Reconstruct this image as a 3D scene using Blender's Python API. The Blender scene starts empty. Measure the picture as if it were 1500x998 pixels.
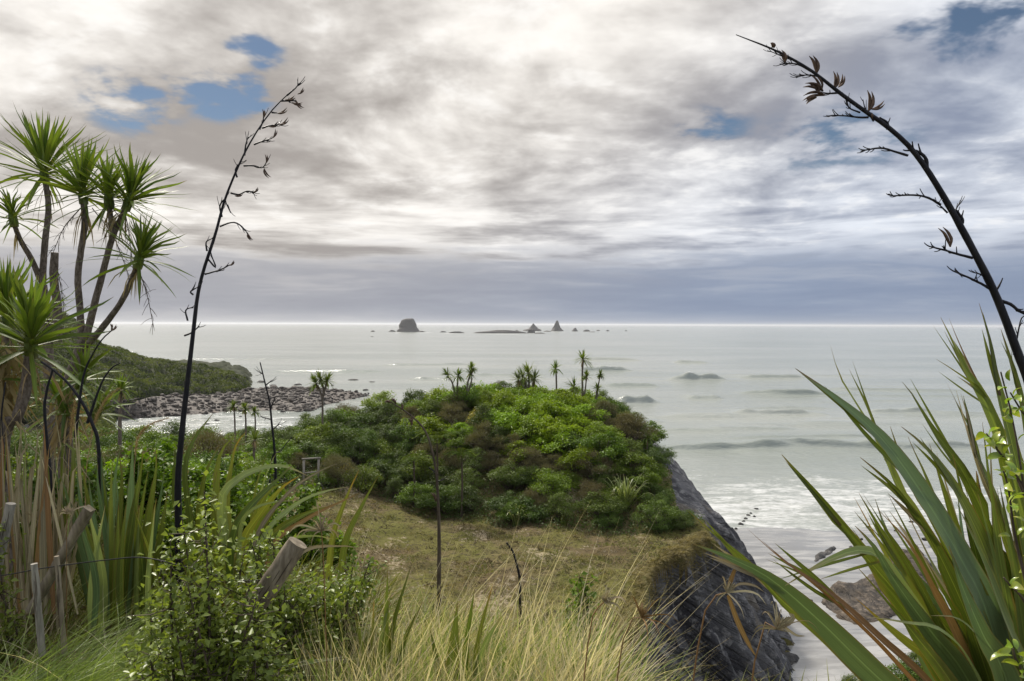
import bpy, math, random
import numpy as np
from mathutils import Vector, Matrix, Euler

# ------------------------------------------------------------------ camera
SC = bpy.context.scene
COL = SC.collection
H = 20.0                                   # camera height above the sea, metres
FPX = 1083.0                               # focal length in photo pixels (1500 wide)
PITCH, ROLL = math.radians(-1.25), math.radians(0.2)
cam_data = bpy.data.cameras.new('camera')
cam = bpy.data.objects.new('camera', cam_data)
COL.objects.link(cam)
cam_data.sensor_width = 36.0
cam_data.lens = 36.0 * FPX / 1500.0
cam_data.clip_start = 0.05
cam_data.clip_end = 90000.0
CAMROT = Euler((math.radians(90), 0, 0)).to_matrix() @ Euler((PITCH, 0, 0)).to_matrix() @ Euler((0, 0, ROLL)).to_matrix()
cam.matrix_world = Matrix.Translation((0, 0, H)) @ CAMROT.to_4x4()
SC.camera = cam

def ray(x, y):
    return CAMROT @ Vector(((x - 750.0) / FPX, -(y - 499.0) / FPX, -1.0))
def P(x, y, d):
    r = ray(x, y)
    return np.array(Vector((0, 0, H)) + r * (d / r.y))
def G(x, y, z):
    r = ray(x, y)
    return np.array(Vector((0, 0, H)) + r * ((z - H) / r.z))

# ------------------------------------------------------------------ light
SUN_EL, SUN_AZ = math.radians(44), math.radians(-32)     # azimuth from +Y towards +X
W = bpy.data.worlds.new('World'); SC.world = W; W.use_nodes = True
sun_d = bpy.data.lights.new('sun', 'SUN'); sun = bpy.data.objects.new('sun', sun_d); COL.objects.link(sun)
sun_d.energy = 5.0; sun_d.angle = math.radians(8); sun_d.color = (1.0, 0.93, 0.83)
sdir = Vector((math.sin(SUN_AZ) * math.cos(SUN_EL), math.cos(SUN_AZ) * math.cos(SUN_EL), math.sin(SUN_EL)))
sun.rotation_euler = sdir.to_track_quat('Z', 'Y').to_euler()
sun.location = (0, 0, 60)
SC.view_settings.view_transform = 'Standard'; SC.view_settings.look = 'None'
SC.view_settings.gamma = 1.0; SC.view_settings.use_curve_mapping = False
SC.view_settings.exposure = 0.12
SC.render.engine = 'CYCLES'
SC.cycles.use_denoising = True
SC.cycles.max_bounces = 6; SC.cycles.diffuse_bounces = 3; SC.cycles.glossy_bounces = 2
SC.cycles.transmission_bounces = 3; SC.cycles.transparent_max_bounces = 4
SC.cycles.caustics_reflective = False; SC.cycles.caustics_refractive = False

class NT:
    """small helper to write node trees as expressions"""
    def __init__(s, tree): s.t = tree; s.t.nodes.clear()
    def n(s, typ, **kw):
        nd = s.t.nodes.new(typ)
        for k, v in kw.items(): setattr(nd, k, v)
        return nd
    def put(s, sock, v):
        if hasattr(v, 'links') or isinstance(v, bpy.types.NodeSocket): s.t.links.new(v, sock)
        elif isinstance(v, (tuple, list)) and len(v) == 3 and sock.type == 'RGBA': sock.default_value = (*v, 1)
        else: sock.default_value = v
    def m(s, op, a, b=0.0, c=0.0, clamp=False):
        nd = s.n('ShaderNodeMath', operation=op, use_clamp=clamp)
        for i, v in enumerate((a, b, c)): s.put(nd.inputs[i], v)
        return nd.outputs[0]
    def vm(s, op, a, b=(0, 0, 0), out=0):
        nd = s.n('ShaderNodeVectorMath', operation=op)
        s.put(nd.inputs[0], a)
        if op == 'SCALE': s.put(nd.inputs[3], b)
        else: s.put(nd.inputs[1], b)
        return nd.outputs[out]
    def noise(s, vec, scale, detail=4, rough=0.55, dist=0.0, lac=2.0):
        nd = s.n('ShaderNodeTexNoise')
        s.put(nd.inputs['Vector'], vec); nd.inputs['Scale'].default_value = scale
        nd.inputs['Detail'].default_value = detail; nd.inputs['Roughness'].default_value = rough
        nd.inputs['Distortion'].default_value = dist; nd.inputs['Lacunarity'].default_value = lac
        return nd.outputs['Fac']
    def rng(s, v, a, b, c=0.0, d=1.0, smooth=True):
        nd = s.n('ShaderNodeMapRange', interpolation_type='SMOOTHSTEP' if smooth else 'LINEAR')
        s.put(nd.inputs[0], v)
        for i, q in enumerate((a, b, c, d)): s.put(nd.inputs[i + 1], q)
        return nd.outputs[0]
    def mix(s, f, a, b, mode='MIX'):
        nd = s.n('ShaderNodeMix', data_type='RGBA', blend_type=mode)
        s.put(nd.inputs[0], f); s.put(nd.inputs[6], a); s.put(nd.inputs[7], b)
        return nd.outputs[2]
    def sep(s, v):
        nd = s.n('ShaderNodeSeparateXYZ'); s.put(nd.inputs[0], v); return nd.outputs
    def comb(s, x, y, z):
        nd = s.n('ShaderNodeCombineXYZ')
        for i, v in enumerate((x, y, z)): s.put(nd.inputs[i], v)
        return nd.outputs[0]

def build_world():
    t = NT(W.node_tree)
    sky = t.n('ShaderNodeTexSky', sky_type='NISHITA')
    sky.sun_disc = False; sky.sun_elevation = SUN_EL; sky.sun_rotation = SUN_AZ
    sky.air_density = 1.0; sky.dust_density = 0.2; sky.ozone_density = 1.6
    d = t.vm('NORMALIZE', t.n('ShaderNodeTexCoord').outputs['Generated'])
    x, y, z = t.sep(d)
    el = t.m('MAXIMUM', z, 0.0)
    den = t.m('ADD', el, 0.20)
    q = t.comb(t.m('DIVIDE', x, den), t.m('DIVIDE', y, den), 0.0)
    wv = t.n('ShaderNodeTexNoise'); t.put(wv.inputs['Vector'], q); wv.inputs['Scale'].default_value = 0.9; wv.inputs['Detail'].default_value = 2
    q = t.vm('ADD', q, t.vm('SCALE', t.vm('SUBTRACT', wv.outputs['Color'], (.5, .5, .5)), 0.40))
    big = t.noise(t.vm('ADD', q, (5.9, 13.3, 0)), 0.75, 3, 0.5, 0.0)
    puff = t.noise(t.vm('ADD', q, (21.2, 5.1, 2.0)), 2.3, 6, 0.53, 0.0)
    fine = t.noise(t.vm('ADD', q, (1.2, 9.1, 6.0)), 7.5, 4, 0.56, 0.0)
    az = t.m('ARCTAN2', x, y)
    lift = t.noise(t.comb(t.m('MULTIPLY', az, 3.0), 0.0, 1.0), 1.0, 2)
    streak = t.noise(t.comb(t.m('MULTIPLY', az, 4.2), t.m('MULTIPLY', t.m('ADD', el, t.m('MULTIPLY', lift, .02)), 42.0), t.m('MULTIPLY', t.m('ABSOLUTE', az), .7)), 1.0, 6, 0.55, 0.2)
    low = t.rng(el, 0.20, 0.09)                      # 1 near the horizon: long flat bars
    body = t.m('ADD', t.m('MULTIPLY', big, 0.38), t.m('ADD', t.m('MULTIPLY', puff, 0.46), t.m('MULTIPLY', fine, 0.16)))
    nmix = t.n('ShaderNodeMix', data_type='FLOAT')
    t.put(nmix.inputs[0], t.m('MULTIPLY', low, 0.7)); t.put(nmix.inputs[2], body); t.put(nmix.inputs[3], streak)
    b0 = nmix.outputs[0]
    bright = t.rng(b0, 0.37, 0.59)
    # the west (left of the view) is warmer where the sun stands behind the cloud, the east bluer
    sd = t.vm('DOT_PRODUCT', d, tuple(sdir), out=1)
    warm = t.rng(sd, 0.46, 0.80)
    dk = t.mix(warm, (0.245, 0.285, 0.385), (0.37, 0.34, 0.318))
    br = t.mix(warm, (0.78, 0.82, 0.89), (0.97, 0.93, 0.875))
    c = t.mix(bright, dk, br)
    edge = t.m('MULTIPLY', t.rng(fine, 0.50, 0.70), t.rng(bright, 0.3, 0.9))
    c = t.mix(t.m('MULTIPLY', edge, 0.4), c, (0.98, 0.965, 0.94))
    # heavy blue grey bank low over the sea, with a few pale bars above it
    band = t.rng(t.m('ADD', el, t.m('MULTIPLY', t.m('SUBTRACT', streak, .5), -.16)), 0.115, 0.06)
    bandc = t.mix(warm, (0.225, 0.28, 0.395), (0.34, 0.34, 0.37))
    bandc = t.mix(t.m('MULTIPLY', t.rng(streak, .52, .70), .45), bandc, t.mix(warm, (.40, .43, .50), (.55, .53, .52)))
    c = t.mix(t.m('MULTIPLY', band, 0.92), c, bandc)
    hz = t.rng(el, 0.022, 0.0)
    c = t.mix(t.m('MULTIPLY', hz, 0.6), c, t.mix(warm, (0.33, 0.375, 0.46), (0.52, 0.51, 0.51)))
    # openings of blue
    gap = None
    for (px, py, r, sx) in [(372, 70, 0.027, 1.5), (322, 136, 0.033, 2.0), (650, 133, 0.022, 1.2), (1425, 30, 0.042, 2.2),
                            (1045, 186, 0.030, 2.0), (190, 150, 0.04, 1.6), (1230, 205, 0.05, 2.2)]:
        g = ray(px, py).normalized()
        dv = t.vm('SUBTRACT', d, tuple(g))
        dv = t.vm('MULTIPLY', dv, (1 / sx, 1 / sx, 1.0))
        ln = t.vm('LENGTH', dv, out=1)
        s = {372: 0.86, 322: 1.08, 1425: 0.9, 650: 0.56, 1045: 0.42, 190: 0.6, 1230: 0.38}[px]
        k = t.m('MULTIPLY', t.rng(ln, r * 1.35, 0.0), s)
        gap = k if gap is None else t.m('MAXIMUM', gap, k)
    gapn = t.m('ADD', gap, t.m('MULTIPLY', t.m('SUBTRACT', puff, 0.5), -2.0))
    gapn = t.m('ADD', gapn, t.m('MULTIPLY', t.m('SUBTRACT', fine, 0.5), -3.6))
    gapm = t.m('MULTIPLY', t.rng(gapn, 0.30, 1.05), t.rng(gap, 0.0, 0.35))
    bg1 = t.n('ShaderNodeBackground'); t.put(bg1.inputs[0], sky.outputs[0]); bg1.inputs[1].default_value = 0.05
    bg2 = t.n('ShaderNodeBackground'); t.put(bg2.inputs[0], c)
    t.put(bg2.inputs[1], t.rng(el, 0.40, 0.95, 1.0, 1.4))      # an overcast sky is brighter overhead
    ms = t.n('ShaderNodeMixShader'); t.put(ms.inputs[0], gapm)
    t.t.links.new(bg2.outputs[0], ms.inputs[1]); t.t.links.new(bg1.outputs[0], ms.inputs[2])
    out = t.n('ShaderNodeOutputWorld'); t.t.links.new(ms.outputs[0], out.inputs[0])
build_world()
W.cycles.sampling_method = 'MANUAL'; W.cycles.sample_map_resolution = 512

# ------------------------------------------------------------------ helpers
R = np.random.default_rng(7)
def sm(a, b, x):
    t = np.clip((np.asarray(x, float) - a) / (b - a), 0, 1); return t * t * (3 - 2 * t)
def _h(ix, iy, s):
    n = (ix.astype(np.int64) * 374761393 + iy.astype(np.int64) * 668265263 + s * 974711) & 0x7fffffff
    n = ((n ^ (n >> 13)) * 1274126177) & 0x7fffffff
    return ((n ^ (n >> 16)) & 0xffff) / 65535.0
def vn(x, y, s=0):
    x, y = np.broadcast_arrays(np.asarray(x, float), np.asarray(y, float))
    ix, iy = np.floor(x), np.floor(y); fx, fy = x - ix, y - iy
    fx = fx * fx * fx * (fx * (fx * 6 - 15) + 10); fy = fy * fy * fy * (fy * (fy * 6 - 15) + 10)
    a = _h(ix, iy, s); b = _h(ix + 1, iy, s); c = _h(ix, iy + 1, s); d = _h(ix + 1, iy + 1, s)
    return (a * (1 - fx) + b * fx) * (1 - fy) + (c * (1 - fx) + d * fx) * fy
def fbm(x, y, oct=4, s=0, g=0.5):
    v = 0; a = 1.0; tot = 0
    for k in range(oct):
        v = v + a * vn(np.asarray(x) * 2 ** k + 17.3 * k, np.asarray(y) * 2 ** k - 9.1 * k, s + k); tot += a; a *= g
    return v / tot

class MB:
    """collects geometry; lf = per-vertex (across, along, tint)"""
    def __init__(s): s.V = []; s.L = []; s.F = []; s.n = 0; s.mi = []
    def add(s, V, F, lf=None, mi=0):
        V = np.asarray(V, float).reshape(-1, 3); F = np.asarray(F, int)
        if lf is None: lf = np.zeros((len(V), 3))
        s.V.append(V); s.L.append(np.asarray(lf, float)); s.F.append(F + s.n); s.n += len(V)
        s.mi.append(np.full(len(F), mi))
        return s
    def mesh(s, name, origin=(0, 0, 0), smooth=True):
        V = np.concatenate(s.V) - np.asarray(origin, float); L = np.concatenate(s.L)
        me = bpy.data.meshes.new(name)
        idx = np.concatenate([f.ravel() for f in s.F]); cnt = np.concatenate([np.full(len(f), f.shape[1]) for f in s.F])
        me.vertices.add(len(V)); me.vertices.foreach_set('co', V.astype(np.float32).ravel())
        me.loops.add(len(idx)); me.loops.foreach_set('vertex_index', idx.astype(np.int32))
        me.polygons.add(len(cnt))
        st = np.concatenate([[0], np.cumsum(cnt)[:-1]])
        me.polygons.foreach_set('loop_start', st.astype(np.int32))
        me.polygons.foreach_set('material_index', np.concatenate(s.mi).astype(np.int32))
        if smooth: me.polygons.foreach_set('use_smooth', np.ones(len(cnt), bool))
        at = me.attributes.new('lf', 'FLOAT_VECTOR', 'POINT'); at.data.foreach_set('vector', L.astype(np.float32).ravel())
        me.update(calc_edges=True)
        return me

def link(name, me, mat=None, parent=None, loc=None):
    o = bpy.data.objects.new(name, me); COL.objects.link(o)
    if me is not None and mat is not None and not me.materials:
        for m_ in (mat if isinstance(mat, (list, tuple)) else [mat]): me.materials.append(m_)
    if parent is not None: o.parent = parent
    if loc is not None: o.location = tuple(loc)
    return o
def part(name, mb, mat, parent, origin, smooth=True, **kw):
    o = link(name, mb.mesh(name, origin, smooth), mat, parent)
    for k, v in kw.items(): o[k] = v
    return o
def thing(name, loc, label, cat, group=None):
    o = bpy.data.objects.new(name, None); COL.objects.link(o)
    o.empty_display_size = 0.2; o.location = tuple(loc)
    return tag(o, label, cat, group)
def tag(o, label=None, cat=None, group=None, kind=None):
    if label: o['label'] = label
    if cat: o['category'] = cat
    if group: o['group'] = group
    if kind: o['kind'] = kind
    return o
def clone(root, loc, rz=0.0, sc=1.0, label=None, group=None, rx=0.0, ry=0.0):
    c = root.copy(); COL.objects.link(c); c.location = tuple(loc); c.rotation_euler = (rx, ry, rz)
    c.scale = (sc, sc, sc) if np.isscalar(sc) else tuple(sc)
    if label: c['label'] = label
    if group: c['group'] = group
    for ch in KIDS.get(root.name, root.children):
        k = ch.copy(); COL.objects.link(k); k.parent = c
        for g in ch.children:
            gk = g.copy(); COL.objects.link(gk); gk.parent = k
    return c
KIDS = {}

# ---- geometry generators
def nrm(v):
    v = np.asarray(v, float); return v / np.maximum(np.linalg.norm(v, axis=-1, keepdims=True), 1e-9)
def cat(pts, n):
    """Catmull-Rom through pts -> n points"""
    p = np.asarray(pts, float); m = len(p)
    if m == 2:
        t = np.linspace(0, 1, n)[:, None]; return p[0] * (1 - t) + p[1] * t
    e = np.vstack([2 * p[0] - p[1], p, 2 * p[-1] - p[-2]])
    seg = np.linalg.norm(np.diff(p, axis=0), axis=1); cs = np.concatenate([[0], np.cumsum(seg)])
    u = np.linspace(0, cs[-1], n); k = np.clip(np.searchsorted(cs, u, side='right') - 1, 0, m - 2)
    t = ((u - cs[k]) / np.maximum(seg[k], 1e-9))[:, None]
    a, b, c, d = e[k], e[k + 1], e[k + 2], e[k + 3]
    return 0.5 * ((2 * b) + (c - a) * t + (2 * a - 5 * b + 4 * c - d) * t ** 2 + (3 * b - a - 3 * c + d) * t ** 3)
def tube(mb, pts, rad, sides=7, n=None, tint=0.5, rough=0.0, mi=0, cap=True):
    pts = np.asarray(pts, float)
    n = n or max(len(pts), 2)
    c = cat(pts, n) if n != len(pts) or len(pts) > 2 else pts
    r = np.interp(np.linspace(0, 1, n), np.linspace(0, 1, len(np.atleast_1d(rad))), np.atleast_1d(rad))
    tg = nrm(np.gradient(c, axis=0))
    ref = np.array([0.31, 0.87, 0.38]) if abs(tg[0] @ np.array([0.31, 0.87, 0.38])) < 0.9 else np.array([1.0, 0, 0])
    a = nrm(np.cross(tg, ref)); b = np.cross(tg, a)
    th = np.linspace(0, 2 * np.pi, sides, endpoint=False)
    rr = r[:, None] * (1 + (R.random((n, sides)) - 0.5) * 2 * rough)
    V = c[:, None] + rr[..., None] * (np.cos(th)[None, :, None] * a[:, None] + np.sin(th)[None, :, None] * b[:, None])
    i = np.arange(n - 1)[:, None] * sides; j = np.arange(sides)[None]; j2 = (j + 1) % sides
    F = np.stack([i + j, i + j2, i + sides + j2, i + sides + j], -1).reshape(-1, 4)
    lf = np.zeros((n, sides, 3)); lf[..., 0] = np.linspace(0, 1, sides)[None]; lf[..., 1] = np.linspace(0, 1, n)[:, None]; lf[..., 2] = tint
    mb.add(V, F, lf.reshape(-1, 3), mi)
    if cap:
        for base, ce in ((0, c[0]), ((n - 1) * sides, c[-1])):
            VV = np.vstack([V.reshape(-1, 3)[base:base + sides], ce[None]])
            FF = np.stack([np.arange(sides), (np.arange(sides) + 1) % sides, np.full(sides, sides)], -1)
            mb.add(VV, FF if base else FF[:, ::-1], np.tile([0.5, 0.0 if base == 0 else 1.0, tint], (sides + 1, 1)), mi)
def ribbon(mb, pts, width, up, n=14, fold=0.25, tint=0.5, prof=None, notch=0.0, twist=0.0, seed=0, mi=0):
    """a strap leaf along pts; up = direction the upper face looks to"""
    c = cat(pts, n); tg = nrm(np.gradient(c, axis=0)); t = np.linspace(0, 1, n)
    up = np.asarray(up, float)
    sd = nrm(np.cross(tg, up[None])); nn = np.cross(sd, tg)
    if twist:
        a = twist * t; sd, nn = (np.cos(a)[:, None] * sd + np.sin(a)[:, None] * nn, np.cos(a)[:, None] * nn - np.sin(a)[:, None] * sd)
    w = 0.5 * width * (np.interp(t, *prof) if prof is not None else np.interp(t, [0, .15, .45, .75, .92, 1], [.55, .8, 1, .75, .32, .02]))
    wl = w.copy(); wr = w.copy()
    if notch:
        k1 = fbm(t * 9 + seed * 3.1, seed * 1.7 + 0 * t, 2, 5); k2 = fbm(t * 9 + seed * 5.3, seed * 2.9 + 0 * t, 2, 6)
        wl *= 1 - notch * sm(.58, .66, k1) * sm(.35, .6, t); wr *= 1 - notch * sm(.58, .66, k2) * sm(.35, .6, t)
    V = np.stack([c - sd * wl[:, None] + nn * (wl * fold)[:, None], c, c + sd * wr[:, None] + nn * (wr * fold)[:, None]], 1)
    i = np.arange(n - 1)[:, None] * 3; j = np.arange(2)[None]
    F = np.stack([i + j, i + j + 1, i + 3 + j + 1, i + 3 + j], -1).reshape(-1, 4)
    lf = np.zeros((n, 3, 3)); lf[..., 0] = np.array([0, .5, 1])[None]; lf[..., 1] = t[:, None]; lf[..., 2] = tint
    mb.add(V, F, lf.reshape(-1, 3), mi)
def blades(mb, base, azim, elev, length, width, droop, n=5, tint=None, lean=None, tipw=0.06, mi=0):
    """many thin grass blades at once, two vertices wide"""
    N = len(base); t = np.linspace(0, 1, n)
    d = np.stack([np.cos(azim) * np.cos(elev), np.sin(azim) * np.cos(elev), np.sin(elev)], -1)
    hz = np.stack([np.cos(azim), np.sin(azim), 0 * azim], -1)
    tt = t[None, :, None]
    c = base[:, None] + length[:, None, None] * (d[:, None] * tt + droop[:, None, None] * tt ** 2 * (0.55 * hz[:, None] - np.array([0, 0, 1.0])[None, None] * 0.75))
    if lean is not None: c = c + np.asarray(lean)[None, None] * length[:, None, None] * tt ** 2
    ra = R.random(N) * np.pi
    sd = np.stack([np.cos(ra), np.sin(ra), 0 * ra], -1)
    sd = nrm(np.cross(d, np.cross(sd, d) + 1e-3))
    w = width[:, None, None] * np.interp(t, [0, .3, 1], [.8, 1, tipw])[None, :, None] * 0.5
    V = np.stack([c - sd[:, None] * w, c + sd[:, None] * w], 2)      # N,n,2,3
    b = (np.arange(N) * n * 2)[:, None]; i = (np.arange(n - 1) * 2)[None]
    F = np.stack([b + i, b + i + 1, b + i + 3, b + i + 2], -1).reshape(-1, 4)
    tint = R.random(N) if tint is None else tint
    lf = np.zeros((N, n, 2, 3)); lf[..., 0] = np.array([0, 1.])[None, None]; lf[..., 1] = t[None, :, None]; lf[..., 2] = tint[:, None, None]
    mb.add(V, F, lf.reshape(-1, 3), mi)
def leaves(mb, c, axis, nor, length, width, tint=None, cup=0.12, mi=0):
    """many small leaves, each a pointed oval of four bent quads/tris"""
    N = len(c); axis = nrm(axis); sd = nrm(np.cross(axis, nor)); nn = np.cross(sd, axis)
    L = length[:, None]; Wd = width[:, None] * 0.5
    base = c; tip = c + axis * L - nn * L * cup
    ml = c + axis * L * 0.45 - sd * Wd + nn * Wd * 0.35; mr = c + axis * L * 0.45 + sd * Wd + nn * Wd * 0.35
    V = np.stack([base, mr, tip, ml], 1)
    b = (np.arange(N) * 4)[:, None]
    F = np.concatenate([b + np.array([[0, 1, 2]]), b + np.array([[0, 2, 3]])], 0)
    tint = R.random(N) if tint is None else tint
    lf = np.zeros((N, 4, 3)); lf[:, :, 0] = np.array([.5, 1, .5, 0]); lf[:, :, 1] = np.array([0, .45, 1, .45]); lf[:, :, 2] = tint[:, None]
    mb.add(V, F, lf.reshape(-1, 3), mi)
def rnd_dir(n):
    v = R.normal(size=(n, 3)); return nrm(v)

# ------------------------------------------------------------------ materials
def mat(name):
    m_ = bpy.data.materials.new(name); m_.use_nodes = True
    return m_, NT(m_.node_tree)
def finish(t, surf, disp=None):
    o = t.n('ShaderNodeOutputMaterial'); t.t.links.new(surf, o.inputs[0]); return o
def princ(t, col, rough=0.6, spec=0.35, bump=None, bstr=0.3, bdist=0.02):
    b = t.n('ShaderNodeBsdfPrincipled'); t.put(b.inputs['Base Color'], col); t.put(b.inputs['Roughness'], rough)
    t.put(b.inputs['Specular IOR Level'], spec)
    if bump is not None:
        bn = t.n('ShaderNodeBump'); bn.inputs['Strength'].default_value = bstr; bn.inputs['Distance'].default_value = bdist
        t.put(bn.inputs['Height'], bump); t.t.links.new(bn.outputs[0], b.inputs['Normal'])
    return b
def leaf_mat(name, a, b, tip=None, tip_at=0.8, base=None, trans=0.3, rough=0.45, spec=0.4, streak=0.0, ovar=0.25, patch=None, patch_amt=0.0):
    a = tuple(q * .72 for q in a); b = tuple(q * 1.2 for q in b)      # lows darkened, highs lightened: contrast put into the leaf colours
    m_, t = mat(name)
    at = t.n('ShaderNodeAttribute', attribute_name='lf').outputs['Vector']
    ac, al, ti = t.sep(at)
    oi = t.n('ShaderNodeObjectInfo')
    pos = t.n('ShaderNodeTexCoord').outputs['Object']
    n1 = t.noise(pos, 3.0, 3)
    f = t.m('ADD', t.m('MULTIPLY', ti, 0.7), t.m('MULTIPLY', n1, 0.45), clamp=True)
    c = t.mix(f, a, b)
    if streak:
        sv = t.comb(t.m('MULTIPLY', ac, 26.0), t.m('MULTIPLY', al, 1.4), t.m('MULTIPLY', oi.outputs['Random'], 40.0))
        sn = t.noise(sv, 1.0, 3)
        c = t.mix(t.m('MULTIPLY', t.rng(sn, .35, .7), streak), c, tuple(q * 0.45 for q in a))
        rib = t.rng(t.m('ABSOLUTE', t.m('SUBTRACT', ac, 0.5)), 0.05, 0.0)
        c = t.mix(t.m('MULTIPLY', rib, 0.45), c, tuple(min(1, q * 1.7) for q in b))
        edg = t.rng(t.m('ABSOLUTE', t.m('SUBTRACT', ac, 0.5)), 0.43, 0.49)
        c = t.mix(t.m('MULTIPLY', edg, streak * .9), c, (.20, .11, .04))
        bl = t.noise(t.comb(t.m('MULTIPLY', ac, 5.0), t.m('MULTIPLY', al, 26.0), t.m('MULTIPLY', oi.outputs['Random'], 90.0)), 1.0, 4, .65)
        c = t.mix(t.m('MULTIPLY', t.rng(bl, .62, .72), .6), c, (.12, .085, .045))
    if patch is not None:
        pn = t.noise(t.comb(t.m('MULTIPLY', ac, 2.0), t.m('MULTIPLY', al, 7.0), t.m('ADD', t.m('MULTIPLY', oi.outputs['Random'], 60.0), t.m('MULTIPLY', ti, 30.0))), 1.3, 4)
        c = t.mix(t.m('MULTIPLY', t.rng(pn, .60, .72), patch_amt), c, patch)
    if tip is not None:
        tn = t.noise(t.comb(t.m('MULTIPLY', ac, 3.0), t.m('MULTIPLY', al, 3.0), t.m('MULTIPLY', ti, 50.0)), 2.0, 2)
        tf = t.rng(t.m('ADD', al, t.m('MULTIPLY', t.m('SUBTRACT', tn, .5), 0.35)), tip_at, min(1.0, tip_at + 0.16))
        c = t.mix(tf, c, tip)
    if base is not None: c = t.mix(t.rng(al, 0.22, 0.0), c, base)
    hsv = t.n('ShaderNodeHueSaturation'); t.put(hsv.inputs['Color'], c); hsv.inputs['Saturation'].default_value = 1.1
    t.put(hsv.inputs['Value'], t.rng(oi.outputs['Random'], 0, 1, 1 - ovar, 1 + ovar, False))
    t.put(hsv.inputs['Hue'], t.rng(t.m('FRACT', t.m('MULTIPLY', oi.outputs['Random'], 7.13)), 0, 1, 0.5 - ovar * 0.05, 0.5 + ovar * 0.05, False))
    c = hsv.outputs[0]
    p = princ(t, c, rough, spec)
    if trans:
        tr = t.n('ShaderNodeBsdfTranslucent'); t.put(tr.inputs[0], t.mix(1.0, c, (1.35, 1.35, 0.75), 'MULTIPLY'))
        mx = t.n('ShaderNodeMixShader'); mx.inputs[0].default_value = trans
        t.t.links.new(p.outputs[0], mx.inputs[1]); t.t.links.new(tr.outputs[0], mx.inputs[2])
        finish(t, mx.outputs[0])
    else: finish(t, p.outputs[0])
    return m_
def bark_mat(name, a, b, scale=30.0, stretch=(1, 1, 0.25), rough=0.85, bstr=0.6, bd=0.01):
    m_, t = mat(name)
    pos = t.vm('MULTIPLY', t.n('ShaderNodeTexCoord').outputs['Object'], stretch)
    n1 = t.noise(pos, scale, 5, 0.6); n2 = t.noise(pos, scale * 0.17, 3)
    c = t.mix(t.rng(n1, .3, .7), a, b)
    c = t.mix(t.m('MULTIPLY', t.rng(n2, .45, .7), 0.5), c, tuple(q * 0.55 for q in a))
    finish(t, princ(t, c, rough, 0.2, n1, bstr, bd).outputs[0]); return m_
# ------------------------------------------------------------------ the land
POLY = np.array([(2.6, 21.0), (3.4, 24.9), (4.6, 28.6), (6.2, 33.6), (6.9, 36.4), (9.3, 39.0), (11.2, 41.8), (12.1, 46), (12.7, 51), (11.4, 60),
                 (4, 70), (-12, 76), (-30, 86), (-55, 96), (-75, 90), (-75, -20), (0, -20), (1.5, 10)])
_seg = np.roll(POLY, -1, 0) - POLY
_len = np.linalg.norm(_seg, axis=1); _cum = np.concatenate([[0], np.cumsum(_len)[:-1]])
def poly_sd(x, y):
    """signed distance to the plateau edge (+ outside), and the arc length of the nearest edge point"""
    x = np.asarray(x, float); y = np.asarray(y, float)
    best = np.full(x.shape, 1e9); arc = np.zeros(x.shape); ins = np.zeros(x.shape, bool)
    for k in range(len(POLY)):
        a = POLY[k]; s = _seg[k]
        t = np.clip(((x - a[0]) * s[0] + (y - a[1]) * s[1]) / (_len[k] ** 2), 0, 1)
        dx = x - a[0] - t * s[0]; dy = y - a[1] - t * s[1]; dd = np.hypot(dx, dy)
        m_ = dd < best; best = np.where(m_, dd, best); arc = np.where(m_, _cum[k] + t * _len[k], arc)
        b = POLY[(k + 1) % len(POLY)]
        c = ((a[1] > y) != (b[1] > y)) & (x < (b[0] - a[0]) * (y - a[1]) / (b[1] - a[1] + 1e-12) + a[0])
        ins ^= c
    return np.where(ins, -best, best), arc
YF = ([-60, -30, -22, -14, -8.8, -2, 4, 8.4, 11, 14], [42, 45, 46, 47.0, 49, 44.8, 43.5, 43, 44.5, 48])
CR = ([-60, -35, -25, -21, -15, -10, -6, 0, 4.5, 7, 9, 10.5, 12.5, 15, 20], [6, 6, 7.4, 9.2, 10.8, 12.2, 13.1, 13.5, 13.4, 12.8, 11.9, 11.2, 10.2, 9.0, 8])
LIP = ([-40, -20, -13, -10, -7, -4.5, -3, -1, 1, 4, 8, 20], [44, 40, 32, 24, 14, 8, 5.6, 4.2, 3.0, 2.6, 2.2, 1])
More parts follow.
